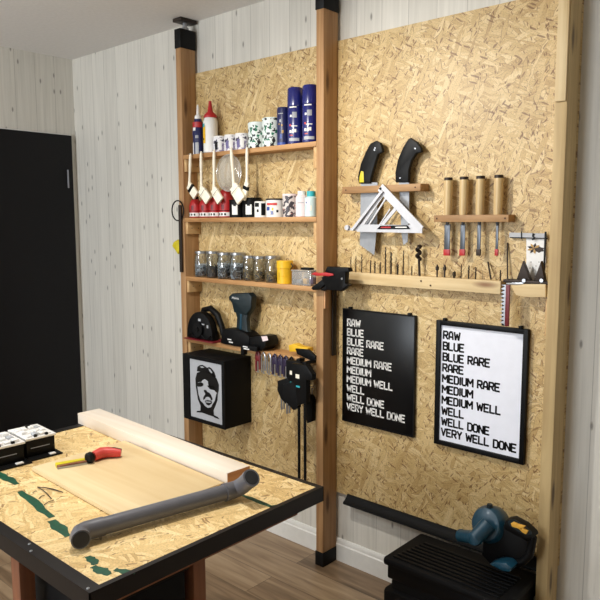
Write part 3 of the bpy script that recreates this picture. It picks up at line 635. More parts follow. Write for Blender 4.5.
blob([(214, 352), (240, 346), (272, 352), (276, 372), (250, 392), (230, 384)], 0, K)
blob([(290, 470), (320, 485), (338, 505), (318, 500), (290, 490)], 0, K)
blob([(150, 226), (160, 204), (184, 198), (206, 208), (206, 226), (186, 236), (160, 236)], 0, K)
blob([(236, 226), (262, 222), (300, 236), (296, 262), (262, 256)], 0, K)
blob([(222, 357), (268, 360), (262, 368), (228, 366)], .0006, G)
blob([(178, 70), (200, 66), (218, 76), (196, 80)], .0006, G); blob([(252, 84), (268, 90), (284, 118), (276, 122), (258, 100)], .0006, G)
m.build('portrait', K, t)
# ---- clamps on the front edge of the lowest shelf
def c_clamp(px, mat, lab, s=1.0, k=0):
    a = at(px, 352, y=-.106); y = -.110
    t = thing('small_clamp', lab, 'clamp', (a.x, y, .84), 'small clamps hooked on the lowest shelf')
    x = a.x; w_ = .011*s
    pts = [(x-w_, y, .79), (x-w_, y, .858), (x-w_*.7, y, .872), (x, y, .880), (x+w_*.7, y, .872), (x+w_, y, .858), (x+w_, y, .800)]
    MB().tube(pts, .0032 if mat is M['steel'] else .0048, seg=8).build('frame', mat, t)
    if mat is not M['steel']: MB().box((x-.0115, y-.006, .836), (x+.0115, y+.004, .868), bev=.003).build('body', mat, t)
    MB().cyl((x, y, .785), (x, y, .842), .0022, seg=8).cyl((x-.008, y, .787), (x+.008, y, .787), .0018, seg=8).build('screw', M['steel'], t)
    MB().box((x-.006, -.108, .872), (x+.006, -.095, .8815), bev=.001).build('hook', mat, t) if False else None
    return t
cl = [('red_dark', 'dark red small clamp, first beside the portrait box'), ('steel', 'bright small clamp right of the dark red one'), ('steel', 'second bright small clamp in the hanging row'), ('purple', 'first dark violet small clamp in the hanging row'), ('purple', 'middle dark violet small clamp in the hanging row'), ('purple', 'second dark violet small clamp in the hanging row'), ('black', 'black small clamp, last before the black bar clamps')]
for k, (mm, lab) in enumerate(cl):
    c_clamp(258.5+k*5.6, M[mm], lab, k=k)
a = at(257, 352, y=-.11)
# two black bar clamps
def bar_clamp(px0, px1, off, lab, zlow, yl):
    x = sx(px0, 420, yl); t = thing('bar_clamp', lab, 'clamp', (x, yl, .88), 'black bar clamps hanging from the lowest shelf')
    MB().box((x-.006, yl-.003, zlow), (x+.006, yl+.003, .870), bev=.001).build('bar', M['black'], t)
    MB().prism([(x-.060, .872), (x+.020, .876), (x+.052, .842), (x+.050, .818), (x+.022, .815), (x+.020, .72), (x-.030, .70), (x-.040, .78), (x-.058, .80)], yl-.016, yl+.012, bev=.004).build('head', M['black'], t)
    MB().prism([(x-.112, .775), (x-.060, .795), (x-.028, .790), (x-.028, .690), (x-.055, .675), (x-.095, .700), (x-.116, .735)], yl-.012, yl+.010, bev=.004).build('grip', M['black_soft'], t)
    MB().cyl((x-.100, yl, .705), (x-.100, yl, .65), .004, seg=8).cyl((x-.086, yl, .70), (x-.086, yl, .655), .004, seg=8).build('trigger', M['steel'], t)
    MB().box((x-.012, yl-.004, .872), (x+.008, -.070, .8835), bev=.002).build('jaw', M['black'], t)
    MB().box((x-.036, yl-.017, .815), (x-.016, yl-.0155, .832)).build('sticker', M['cream'], t)
    MB().box((x-.034, yl-.017, .778), (x-.014, yl-.0155, .785)).build('teal_mark', M['cyan'], t)
    return t
bar_clamp(299, 0, 0, 'left of the two long black bar clamps with yellow pads', .37, -.128)
bar_clamp(305, 0, 0, 'right of the two long black bar clamps, nearest the middle post', .35, -.160)
# yellow pads on top & jaw
t = thing('spring_clamp', 'black and yellow spring clamp resting on top of the bar clamps', 'clamp', tuple(at(302, 350, y=-.075)))
MB().prism(polyxz([(292, 344.5), (297, 343), (303, 346), (311, 347.5), (311.5, 351), (293, 351)], -.075), -.098, -.06, bev=.003).build('pads', M['yellow'], t)
MB().prism(polyxz([(296, 348.5), (309, 349.5), (316, 356), (316, 359.5), (311, 360), (298, 354)], -.105), -.111, -.098, bev=.002).build('body', M['black'], t)
t = thing('cord_holder', 'small black hanging tool with white cord beside the middle post', 'tool', tuple(at(310, 400, y=-.05)))
MB().prism(polyxz([(307, 396), (311, 394), (314, 400), (313.5, 421), (308.5, 423), (306, 412)], -.05), -.06, -.035, bev=.003).build('body', M['black'], t)
MB().tube([at(309, 398, y=-.066), at(307.6, 392, y=-.066), at(309.5, 387.5, y=-.066), at(312.5, 388.5, y=-.066), at(311.8, 394, y=-.064)], .003, seg=8).build('cord', M['white'], t)
a = at(310, 387, y=-.03); MB().cyl((a.x, -.0130, a.z), (a.x, -.066, a.z), .0018, seg=8).build('nail', M['steel'], t)
# vertical backing cleat by middle post behind clamps
# ------------------------------------------------------------------ clamp on the middle post
Zc = lambda pts: zoomed(pts, 300, 250, 10)
t = thing('quick_clamp', 'black quick clamp with red lever gripping the middle post', 'clamp', tuple(at(330, 280, y=-.11)))
MB().prism(polyxz(Zc([(295, 165), (505, 175), (515, 215), (478, 222), (474, 330), (510, 348), (430, 410), (360, 400), (300, 400), (245, 300), (240, 270), (345, 235), (270, 215)]), -.118), -.134, -.106, bev=.004).build('head', M['black'], t)
MB().prism(polyxz(Zc([(122, 240), (160, 220), (200, 232), (215, 228), (262, 222), (340, 236), (350, 252), (300, 262), (235, 256), (180, 258)]), -.128), -.138, -.122, bev=.002).build('lever', M['red'], t)
MB().prism(polyxz(Zc([(128, 385), (140, 365), (240, 292), (300, 320), (205, 395), (150, 400)]), -.118), -.130, -.108, bev=.003).build('grip', M['black'], t)
MB().prism(polyxz(Zc([(215, 400), (300, 330), (330, 360), (258, 410)]), -.118), -.128, -.110, bev=.003).build('trigger', M['black'], t)
a = at(342, 278.7, y=-.1345); MB().cyl((a.x, -.1368, a.z), (a.x, -.134, a.z), .004, seg=12).build('rivet', M['steel'], t)
xb = -1.730
MB().box((xb, -.052, .90), (xb+.006, -.026, 1.235), bev=.001).build('bar', M['dark_iron'], t)
MB().box((xb, -.106, 1.185), (xb+.024, -.024, 1.235), bev=.002).build('jaw', M['black'], t)
tag(MB().box((-1.7328, -.100, 1.10), (-1.724, -.078, 1.178), bev=.001).build('wood_block', M['block']), 'small pinkish wood block under the clamp on the middle post', 'wood block')
# ------------------------------------------------------------------ right bay: tool rail
t = thing('tool_rail', 'long pale pine rail with drilled holes holding the drill bits', 'rail', (-1.32, -.03, 1.205))
RZ = 1.249
MB().box((-1.700, -.050, 1.205), (-1.003, -.0135, RZ), bev=.001).build('rail', M['rail'], t)
for px, py in ((421, 281), (430.5, 285.5)):
    a = at(px, py, y=-.0505); MB().cyl((a.x, -.0512, a.z), (a.x, -.050, a.z), .0035, seg=10).build('knot', M['hole'], t)
m_bit = M['bit']
bits = [(350.8, 256.7, .0016), (355.8, 256, .0016), (361.7, 254, .0018), (370.5, 260, .0022), (374.8, 261, .0022), (380.3, 262, .002), (385.3, 246.5, .0024), (391, 252, .0026), (397.5, 264, .003), (403.2, 250, .002), (411.7, 266, .002), (454, 272, .0042), (461, 264, .0016), (468.5, 265, .0022), (475.5, 267, .002), (500.2, 270, .002)]
ords = 'first second third fourth fifth sixth seventh eighth ninth tenth eleventh twelfth thirteenth fourteenth fifteenth sixteenth'.split()
nxt = ['beside the clamp', 'thin', 'thin and pointed', 'medium', 'medium', 'medium', 'the tallest of the first group', 'tall', 'short and thick', 'tall and slender', 'short, before the large auger', 'stubby, with round head', 'slender', 'plain', 'short', 'beside the red toothed strip']
for k, (px, py, r) in enumerate(bits):
    r *= 1.45
    base = at(px, 276 if px < 440 else 281, y=-.036); top = at(px, py, y=-.036).z; h = top-RZ
    o = MB(); o.cyl((base.x, -.036, RZ+.0005), (base.x, -.036, RZ+h*.45), r*.85, seg=8)
    n = 14; z0 = RZ+h*.45
    for i in range(n):
        a_ = i*1.1; cx = .35*r*math.cos(a_); cy = .35*r*math.sin(a_)
        o.cyl((base.x+cx, -.036+cy, z0+(h*.5)*i/n), (base.x+.35*r*math.cos(a_+1.1), -.036+.35*r*math.sin(a_+1.1), z0+(h*.5)*(i+1)/n), r*.8, seg=6)
    if k == 11: o.lathe([(.001, 0), (.006, .004), (.006, .010), (.001, .014)], (base.x, -.036, top-.014), seg=12)
    else: o.cyl((base.x, -.036, top-h*.05), (base.x, -.036, top), r*.8, .0003, seg=8)
    tag(o.build('drill_bit', m_bit), ords[k]+' drill bit from the left on the rail, '+nxt[k], 'drill bit', 'drill bits on the pine rail')
for k, px in enumerate((437, 444.5)):
    b0 = at(px, 280, y=-.036); top = at(px, 264.5, y=-.036).z
    tag(MB().cyl((b0.x, -.036, RZ+.0005), (b0.x, -.036, top-.02), .0032, seg=6, smooth=False).lathe([(.003, 0), (.0062, .003), (.0062, .012), (.0035, .016), (.0022, .022), (0, .022)], (b0.x, -.036, top-.022), seg=12).build('router_bit', M['dark_iron']), ['left', 'right'][k]+' one of the two dark router bits right of the auger', 'router bit', 'router bits')
b0 = at(419.5, 279, y=-.038); top = at(416.5, 244.5, y=-.038).z; t = thing('auger_bit', 'large dark auger bit with thick spiral head among the drill bits', 'drill bit', (b0.x, -.038, RZ+.0005))
MB().cyl((b0.x, -.038, RZ+.0005), (b0.x-.004, -.038, top-.05), .0045, seg=8).build('shank', M['dark_iron'], t)
m = MB()
for i in range(16):
    a_ = i*.85; q = lambda j: Vector((b0.x-.006+.006*math.cos(j*.85), -.038+.006*math.sin(j*.85), top-.055+.05*j/16)); m.cyl(q(i), q(i+1), .0068, seg=8)
m.cyl((b0.x-.006, -.038, top-.006), (b0.x-.006, -.038, top), .009, .001, seg=10); m.build('spiral', M['dark_iron'], t)
# leaning pencil
a = at(491, 281, y=-.04); b = at(488, 262, y=-.02); o = MB().cyl((a.x, -.04, RZ+.003), b, .0032, seg=8); tag(o.build('wood_pencil', M['dark_iron']), 'dark pencil leaning above the right end of the rail', 'pencil')
a = at(507.5, 281, y=-.03); b = at(507.5, 243, y=-.016); o = MB().cyl((a.x, -.03, 1.243), b, .0025, seg=8); tag(o.build('long_rod', M['dark_iron']), 'thin tall brown rod standing beside the printed card', 'rod')
# ------------------------------------------------------------------ saw rack
def rack(x0, x1, z0, z1, lab, holes, y0=-.070):
    t = thing('tool_rack', lab, 'rack', ((x0+x1)/2, -.04, z0), 'short wooden tool racks')
    MB().box((x0, y0, z0), (x1, y0+.022, z1), bev=.001).build('front_slat', M['rack'], t)
    MB().box((x0, y0+.022, z0), (x0+.02, -.0135, z1), bev=.001).build('spacer', M['rack'], t)
    MB().box((x1-.02, y0+.022, z0), (x1, -.0135, z1), bev=.001).build('spacer', M['rack'], t)
    for h in holes: MB().cyl((h, y0-.0008, (z0+z1)/2), (h, y0+.0002, (z0+z1)/2), .003, seg=10).build('screw', M['hole'], t)
    return t
rack(-1.664, -1.308, 1.557, 1.583, 'wooden rack holding the two black handled saws', (-1.645, -1.33))
Z3 = lambda pts: zoomed(pts, 330, 130, 5)
yb = -.044
def saw(handle, blade, lab, extra=None):
    a = at(*handle[0], y=yb); t = thing('hand_saw', lab, 'saw', (a.x, yb, a.z), 'black handled saws in the rack')
    MB().prism(polyxz(handle, yb), yb-.010, yb+.008, bev=.004).build('handle', M['black'], t)
    MB().prism(polyxz(blade, yb), yb-.001, yb+.001).build('blade', M['blade'], t)
    return t
t = saw(Z3([(150, 268), (145, 235), (160, 170), (185, 110), (208, 68), (235, 54), (258, 66), (268, 98), (268, 112), (246, 122), (238, 145), (225, 190), (210, 240), (208, 268)]),
        Z3([(155, 262), (238, 262), (236, 470), (224, 600), (222, 625), (150, 575)]), 'left black handled saw with yellow button and wide steel blade')
MB().prism(polyxz(Z3([(147, 262), (148, 235), (156, 205), (168, 208), (170, 262)]), -.0545), -.0558, -.053, bev=.0006).build('yellow_button', M['yellow_green'], t)
for q in ((225, 90), (222, 100)):
    a = at(*Z3([q])[0], y=-.0545); MB().cyl((a.x, -.0555, a.z), (a.x, -.0535, a.z), .003, seg=10).build('rivet', M['steel'], t)
t = saw(Z3([(334, 262), (332, 215), (345, 150), (370, 90), (398, 45), (408, 40), (440, 62), (462, 90), (462, 112), (436, 118), (415, 150), (400, 200), (398, 262)]),
        Z3([(345, 258), (396, 258), (396, 420), (388, 560), (368, 575), (358, 520)]), 'right black handled saw with narrow blade behind the white square')
for q in ((425, 92), (350, 240)):
    a = at(*Z3([q])[0], y=-.0545); MB().cyl((a.x, -.0555, a.z), (a.x, -.0535, a.z), .003, seg=10).build('rivet', M['steel'], t)
# speed square
t = thing('speed_square', 'white triangular speed square hanging from the saw rack', 'square', tuple(at(382, 186, y=-.078)))
def pbar(p, q, w_, y0=-.082, y1=-.077):   # strip between two picture points, given width
    a = at(*p, y=-.08); b = at(*q, y=-.08); d = (b-a).normalized(); n_ = Vector((-d.z, 0, d.x))*w_/2
    return [(v.x, v.z) for v in (a-n_, b-n_, b+n_, a+n_)], y0, y1
m = MB(); bar_i = 0
for p, q, w_ in ((Z3([(252, 286)])[0], Z3([(455, 500)])[0], .031), (Z3([(262, 325)])[0], Z3([(150, 492)])[0], .013), (Z3([(135, 490)])[0], Z3([(462, 496)])[0], .028),
                (Z3([(335, 385)])[0], Z3([(260, 475)])[0], .013), (Z3([(286, 330)])[0], Z3([(190, 480)])[0], .006), (Z3([(300, 395)])[0], Z3([(245, 478)])[0], .004)):
    dy_ = .0003*bar_i; bar_i += 1; m.prism(*pbar(p, q, w_, -.082+dy_, -.077+dy_))
m.build('frame', M['alu'], t)
m = MB(); m.prism(*pbar(Z3([(268, 305)])[0], Z3([(118, 500)])[0], .010, -.092, -.070)); m.cyl((at(*Z3([(90, 488)])[0], y=-.08).x, -.09, at(*Z3([(90, 488)])[0], y=-.08).z), (at(*Z3([(90, 488)])[0], y=-.08).x, -.078, at(*Z3([(90, 488)])[0], y=-.08).z), .010); m.prism(*pbar(Z3([(85, 496)])[0], Z3([(140, 496)])[0], .010)); m.build('fence', M['alu'], t)
MB().prism(polyxz(Z3([(235, 496), (252, 478), (388, 476), (402, 496)]), -.0825), -.0832, -.0821).build('label_plate', M['black'], t)
MB().prism(polyxz(Z3([(252, 490), (256, 484), (302, 483), (305, 490)]), -.0835), -.0836, -.0832).build('red_print', M['red'], t)
MB().prism(polyxz(Z3([(325, 489), (328, 484), (382, 483), (385, 489)]), -.0835), -.0836, -.0832).build('white_print', M['white'], t)
a = at(*Z3([(252, 293)])[0], y=-.0825); MB().cyl((a.x, -.0835, a.z), (a.x, -.0815, a.z), .0055, seg=14).build('pivot_hole', M['black'], t)
MB().cyl((a.x, -.086, a.z+.004), (a.x, -.070, a.z+.004), .0018, seg=8).build('hanging_nail', M['steel'], t)
# ------------------------------------------------------------------ chisels
rack(-1.257, -.978, 1.446, 1.470, 'wooden rack holding the four chisels', (-1.245, -.99), -.060)
Z4 = lambda pts: zoomed(pts, 430, 160, 4.286)
yb = -.0405
w4 = [(.022, 75, 'widest'), (.018, 142, 'second widest'), (.013, 212, 'third'), (.009, 290, 'narrowest')]
chl = ['leftmost wood handled chisel with the widest blade', 'second chisel from the left, with red tip guard', 'third chisel from the left in the rack', 'rightmost and narrowest chisel in the rack']
for k, (bw, q, nm) in enumerate(w4):
    top = at(*Z4([(q+4, 108)])[0], y=yb); bot = at(*Z4([(q, 262)])[0], y=yb); x = (top.x+bot.x)/2
    t = thing('wood_chisel', chl[k], 'chisel', (x, yb, 1.47), 'chisels in the rack')
    MB().lathe([(.010, 1.449), (.0135, 1.470), (.0145, 1.500), (.0155, 1.560), (.0145, 1.592), (.012, 1.598), (0, 1.599)], (x, yb, 0), m=None, seg=20).build('handle', M['handle_wood'], t)
    MB().lathe([(.0135, 1.590), (.0150, 1.591), (.0150, 1.600), (.0130, 1.601), (0, 1.602)], (x, yb, 0), seg=20).build('hoop', M['dark_iron'], t)
    zb = at(*Z4([(q, 405)])[0], y=yb).z
    MB().cyl((x, yb, 1.452), (x, yb, 1.435), .008, .005, seg=12).box((x-bw/2, yb-.002, zb), (x+bw/2, yb+.002, 1.438), bev=.0008).build('blade', M['blade_dark'], t)
    MB().box((x-bw/2-.0015, yb-.0035, zb-.004), (x+bw/2+.0015, yb+.0035, zb+.018), bev=.001).build('tip_guard', M['red'] if k != 2 else M['dark_iron'], t)
# ------------------------------------------------------------------ right end: bracket, jaws, card, toothed strip
t = thing('corner_shelf', 'short pale shelf block between the pine rail and the right post', 'shelf', (-.91, -.04, 1.205))
MB().prism(polyxz([(511, 284), (546.5, 284), (546.5, 297), (530, 297), (517, 295)], -.06), -.068, -.0135, bev=.001).build('block', M['rail'], t)
MB().box((-.848, -.050, 1.08), (-.826, -.0135, 1.20), bev=.001).build('bracket', M['pine_y'], t)
t = thing('iron_jaw_tool', 'dark iron tool with two pointed jaws standing on the corner shelf', 'tool', tuple(at(525, 282, y=-.05)))
a0 = at(505, 281, y=-.05); a1 = at(547, 281, y=-.05); zt = at(530, 284, y=-.06).z
MB().box((a0.x, -.066, zt+.0005), (-.828, -.030, zt+.011), bev=.002).build('bar', M['dark_iron'], t)
for (p0, p1, p2) in (((517.5, 281), (524, 261), (531.5, 281)), ((535, 281), (542, 261), (546, 281))):
    a, b, c = (at(*p, y=-.048) for p in (p0, p1, p2)); MB().prism([(a.x, zt+.0112), (b.x, b.z), (c.x, zt+.0112)], -.058, -.038, bev=.002).build('jaw', M['dark_iron'], t)
for q in ((524, 280.5), (541.5, 280.5)):
    a = at(*q, y=-.067); MB().lathe([(.002, 0), (.006, .0005), (.006, .003), (0, .003)], (a.x, -.0665, a.z), (0, -1, 0), seg=16).build('bolt', M['steel'], t)
MB().prism(polyxz([(506, 283), (522, 282.3), (524, 283.5), (520, 284.6), (507, 285)], -.069), -.070, -.0665, bev=.0005).build('chrome_lever', M['steel'], t)
t = thing('printed_card', 'white card with a brown flower print pinned beside the right post', 'card', tuple(at(535, 255, y=-.018)))
MB().prism(polyxz([(526.5, 236), (546, 237.5), (546, 262), (535, 282), (530, 281), (526.5, 265)], -.016), -.0175, -.0140).build('card', M['white'], t)
c = at(534, 248.5, y=-.018)
m = MB()
for k in range(9):
    a_ = k*2*PI/9; u = Vector((math.cos(a_)*.024, math.sin(a_)*.018)); n_ = Vector((-math.sin(a_)*.0045, math.cos(a_)*.004))
    m.prism([(c.x, c.z), (c.x+u.x*.6+n_.x, c.z+u.y*.6+n_.y), (c.x+u.x, c.z+u.y), (c.x+u.x*.6-n_.x, c.z+u.y*.6-n_.y)], -.0182-.0001*k, -.0176, M['gold'] if k % 2 else M['dark_iron'])
c2 = at(539, 249.5, y=-.018)
m.prism([(c2.x+.020*math.cos(i*PI/6)*(1 if i % 2 else .7), c2.z+.011*math.sin(i*PI/6)*(1 if i % 2 else .7)) for i in range(12)], -.0181, -.0176, M['dark_iron'])
for q in ((531, 262), (536, 266), (533, 271), (539, 262), (530, 268), (535, 276)):
    a = at(*q, y=-.018); m.box((a.x-.0015, -.0180, a.z-.0015), (a.x+.0012, -.0176, a.z+.0012), M['dark_iron'])
m.build('flower_print', M['leg_brown'], t)
t = thing('steel_rule', 'short white ruler bar across the top of the printed card', 'ruler', tuple(at(528, 235, y=-.024)))
MB().prism(polyxz([(509.5, 232.5), (547, 233.5), (547, 238.5), (509.5, 237.5)], -.022), -.0240, -.0195).build('rule', M['silver_print'], t)
MB().prism(polyxz([(510, 237), (548.0, 238), (548.0, 239), (510, 238)], -.0235), -.0250, -.0240).build('edge_line', M['black'], t)
MB().prism(polyxz([(521, 231.5), (522, 231.5), (522, 239), (521, 239)], -.025), -.0256, -.0242).prism(polyxz([(532.5, 233), (535, 234), (533.5, 236), (536, 238), (533, 240.5), (531.5, 239.5), (534, 238), (532, 236.5)], -.026), -.0262, -.0252).build('black_mark', M['black'], t)
MB().box((at(545, 240, y=-.03).x-.002, -.031, 1.29), (at(545, 240, y=-.03).x+.003, -.0265, 1.415)).build('dark_stick', M['black'], t)
# toothed strip
t = thing('folding_saw', 'red folding saw with jagged teeth hanging below the rail end', 'saw', tuple(at(504, 300, y=-.07)))
a = at(501, 284, y=-.07); b = at(510, 284, y=-.07); zb = at(505, 326, y=-.07).z; zt2 = a.z-.001
MB().box(((a.x+b.x)/2+.003, -.0735, zb), (b.x+.001, -.067, zt2), bev=.001).build('holder', M['red_dark'], t)
m = MB(); n = 11; xm = (a.x+b.x)/2+.002; pts = [(xm, zt2)]
for i in range(n):
    z0 = zt2-(zt2-zb)*i/n; z1 = zt2-(zt2-zb)*(i+.5)/n; pts += [(xm-.017, z0-.002), (xm-.002, z1)]
pts += [(xm, zb)]; m.prism(pts, -.0712, -.0692).build('blade', M['steel'], t)
MB().box((xm-.012, -.0688, zb), (xm+.0005, -.0668, zt2)).build('spine', M['black'], t)
# ------------------------------------------------------------------ word posters (own block letters)
GL = {  # stroke letters on a 4 x 6 grid
 'A': [[(0, 0), (.4, 4.6), (1.3, 6), (2.7, 6), (3.6, 4.6), (4, 0)], [(0.2, 1.9), (3.8, 1.9)]], 'B': [[(0, 0), (0, 6), (3.2, 6), (4, 5.2), (4, 3.8), (3.3, 3.1), (4, 2.4), (4, .8), (3.2, 0), (0, 0)], [(0, 3.1), (3.3, 3.1)]],
 'D': [[(0, 0), (0, 6), (3, 6), (4, 5), (4, 1), (3, 0), (0, 0)]], 'E': [[(4, 6), (0, 6), (0, 0), (4, 0)], [(0, 3.1), (3.3, 3.1)]], 'I': [[(.4, 0), (.4, 6)]],
 'L': [[(0, 6), (0, 0), (4, 0)]], 'M': [[(0, 0), (0, 6), (2.5, 2.4), (5, 6), (5, 0)]], 'N': [[(0, 0), (0, 6), (4, 0), (4, 6)]], 'O': [[(1, 0), (0, 1), (0, 5), (1, 6), (3, 6), (4, 5), (4, 1), (3, 0), (1, 0)]],
 'R': [[(0, 0), (0, 6), (3.3, 6), (4, 5.3), (4, 3.7), (3.3, 2.9), (0, 2.9)], [(1.9, 2.8), (4.1, 0)]], 'U': [[(0, 6), (0, 1), (1, 0), (3, 0), (4, 1), (4, 6)]], 'V': [[(0, 6), (2, 0), (4, 6)]],
 'W': [[(0, 6), (1.1, 0), (2.7, 4.6), (4.3, 0), (5.4, 6)]], 'Y': [[(0, 6), (2, 2.8), (4, 6)], [(2, 2.8), (2, 0)]]}
ADV = {'I': 2.35, 'M': 6.6, 'W': 7.0, ' ': 3.2}
def words(mb, lines, x0, ztop, h, pitch, y, m, sq=1.0, wt=.8):
    u = h/6.9; st = wt*u
    for li, line in enumerate(lines):
        cx = x0+st; z0 = ztop-li*pitch-h+st
        for ch in line:
            for path in GL.get(ch, []):
                for (a, b), (c_, d_) in zip(path, path[1:]):
                    p = Vector((cx+a*u*sq, z0+b*u)); q = Vector((cx+c_*u*sq, z0+d_*u)); dd = (q-p).normalized(); n_ = Vector((-dd.y, dd.x))*st; e = dd*st*.55
                    poly = [p-n_-e, q-n_+e, q+n_+e, p+n_-e]
                    vs = [mb.bm.verts.new((v.x, y, v.y)) for v in poly]; mb.bm.faces.new(vs)
            cx += ADV.get(ch, 5.55)*u*sq
WL = ['RAW', 'BLUE', 'BLUE RARE', 'RARE', 'MEDIUM RARE', 'MEDIUM', 'MEDIUM WELL', 'WELL', 'WELL DONE', 'VERY WELL DONE']
# black poster
t = thing('word_poster', 'black poster with white block words, on the left', 'poster', (-1.52, -.02, .63), 'word posters')
px0, px1, pz0, pz1 = -1.693, -1.347, .628, 1.098
MB().box((px0, -.024, pz0), (px1, -.0135, pz1), bev=.001).build('panel', M['poster_black'], t)
m = MB(); m.box((px0, -.0262, pz0), (px0+.005, -.024, pz1)).box((px1-.005, -.0262, pz0), (px1, -.024, pz1)).box((px0+.005, -.0262, pz0), (px1-.005, -.024, pz0+.005)).box((px0+.005, -.0262, pz1-.005), (px1-.005, -.024, pz1)).build('frame', M['black'], t)
m = MB(); words(m, WL, px0+.022, pz1-.042, .0300, .0388, -.0246, None, .88, .66); m.build('lettering', M['white'], t)
for xx in (px0+.03, px1-.035):
    MB().box((xx, -.028, pz1-.004), (xx+.012, -.0140, pz1+.008), bev=.001).build('clip', M['black'], t)
# white poster
t = thing('word_poster', 'white poster with black block words in a black frame, on the right', 'poster', (-1.08, -.02, .63), 'word posters')
px0, px1, pz0, pz1 = -1.256, -.910, .628, 1.092
MB().box((px0+.004, -.022, pz0+.004), (px1-.004, -.0135, pz1-.004)).build('panel', M['poster_white'], t)
fw = .017
m = MB(); m.box((px0, -.031, pz0), (px0+fw, -.0138, pz1), bev=.001).box((px1-fw, -.031, pz0), (px1, -.0138, pz1), bev=.001).box((px0+fw, -.031, pz0), (px1-fw, -.0138, pz0+fw), bev=.001).box((px0+fw, -.031, pz1-fw), (px1-fw, -.0138, pz1), bev=.001).build('frame', M['black'], t)
m = MB(); words(m, WL, px0+.024, pz1-.039, .0305, .0402, -.0226, None, .89, .74); m.build('lettering', M['poster_black'], t)
for xx in (px0+.025, px1-.035):
    MB().box((xx, -.028, pz1-.002), (xx+.010, -.0140, pz1+.009), bev=.001).build('clip', M['black'], t)
# ------------------------------------------------------------------ black floor unit, rail and blower
t = thing('black_trough', 'long black rail with hooked profile along the foot of the right strand board', 'rail', (-1.2, -.04, .28))
pr_ = [(-.0150, .314), (-.0150, .288), (-.034, .280), (-.046, .278), (-.050, .283), (-.048, .290), (-.038, .294), (-.026, .306), (-.022, .314)]
MB().prism(pr_, -1.668, -.828, ax='x', bev=0).build('rail', M['black_soft'], t)
UX0, UX1, UY0, UY1, UZ = -1.290, -.830, -.305, -.053, .285
t = thing('ribbed_crate', 'black ribbed crate on the floor under the posters', 'crate', ((UX0+UX1)/2, -.19, 0))
MB().box((UX0+.022, UY0+.02, .0), (UX1-.01, UY1-.01, .20), bev=.01).box((UX0+.002, UY0+.001, .0), (UX1, UY1, .165), bev=.012).build('body', M['black'], t)
MB().box((UX0+.012, UY0+.012, .20), (UX1-.008, UY1-.004, .262), bev=.006).build('neck', M['black'], t)
m = MB(); m.box((UX0, UY0, .250), (UX1, UY1, UZ-.006), bev=.010); m.build('lid', M['black_soft'], t)
for i in range(8):
    y = UY0+.020+i*.022
    MB().box((UX0+.03+i*.004, y, UZ-.007), (UX1-.035, y+.011, UZ), bev=.002).build('rib', M['black'], t)
# blower
yb = -.135
Zb = lambda pts: zoomed(pts, 455, 490, 6.667)
a0 = at(505, 572, z=UZ)
t = thing('cordless_blower', 'teal and black cordless blower resting on the ribbed crate', 'blower', (a0.x, yb, UZ))
c = at(*Zb([(232, 228)])[0], y=yb)
AX = Vector((-.15, -1, .28)).normalized()
MB().lathe([(0, -.045), (.050, -.045), (.060, -.030), (.061, .012), (.052, .028), (.030, .036), (0, .038)], c, AX, seg=36).build('fan_housing', M['teal'], t)
MB().cyl(Vector((c.x-.002, yb, c.z+.050)), Vector((c.x-.002, yb, c.z+.070)), .012, .009, seg=14).build('top_lug', M['teal_dark'], t)
n0 = at(*Zb([(225, 225)])[0], y=yb-.05); n1 = at(*Zb([(135, 318)])[0], y=yb-.085); n2 = at(*Zb([(45, 305)])[0], y=yb-.060)
MB().cyl(n0, n1, .026, .024, seg=24).lathe([(0, -.025), (.018, -.022), (.024, -.012), (.026, 0), (.022, .014), (0, .020)], n1, (0.1, -1, .2), seg=24).build('nozzle', M['teal'], t)
MB().cyl(n1, n2, .0225, .0205, seg=24).cyl(n2, n2+(n2-n1).normalized()*.006, .0215, seg=24).build('nozzle_tip', M['teal'], t)
b1 = polyxz(Zb([(200, 300), (330, 210), (500, 330), (505, 470), (420, 520), (250, 490), (190, 420)]), yb)
b1 = [(a, max(b, UZ+.002)) for a, b in b1]
MB().prism(b1, yb-.020, yb+.035, bev=.012).build('motor_body', M['black'], t)
# battery mount with amber contacts
o1 = Zb([(342, 215), (352, 192), (390, 186), (470, 228), (530, 285), (538, 305), (500, 320), (420, 290), (350, 250)]); o2 = polyxz(o1, yb-.02)
MB().prism(o2, yb-.045, yb+.01, bev=.008).build('battery_mount', M['black'], t)
i1 = polyxz(Zb([(352, 215), (362, 200), (392, 196), (464, 236), (508, 278), (510, 296), (480, 300), (420, 278), (362, 240)]), yb-.047)
MB().prism(i1, yb-.0462, yb-.044).build('mount_recess', M['teal_dark'], t)
for q in ([(376, 220), (392, 212), (422, 226), (408, 248), (384, 240)], [(432, 256), (446, 246), (488, 272), (478, 292), (452, 278)], [(408, 246), (424, 226), (470, 240), (446, 262)]):
    MB().prism(polyxz(Zb(q), yb-.05), yb-.056, yb-.0462, bev=.001).build('contact', M['amber'], t)
h = [at(*p, y=yb-.02) for p in Zb([(525, 310), (512, 370), (498, 430), (455, 478), (400, 490)])]
MB().tube(h, [.011, .012, .013, .012, .010], seg=12).build('handle', M['black'], t)
f = polyxz(Zb([(250, 478), (300, 462), (360, 470), (400, 500), (385, 530), (340, 525)]), yb-.05); f = [(a, max(b, UZ+.001)) for a, b in f]
MB().prism(f, yb-.075, yb-.020, bev=.006).build('foot', M['teal'], t)
for q in ((470, 480), (465, 515)):
    a = at(*Zb([q])[0], y=-.06)
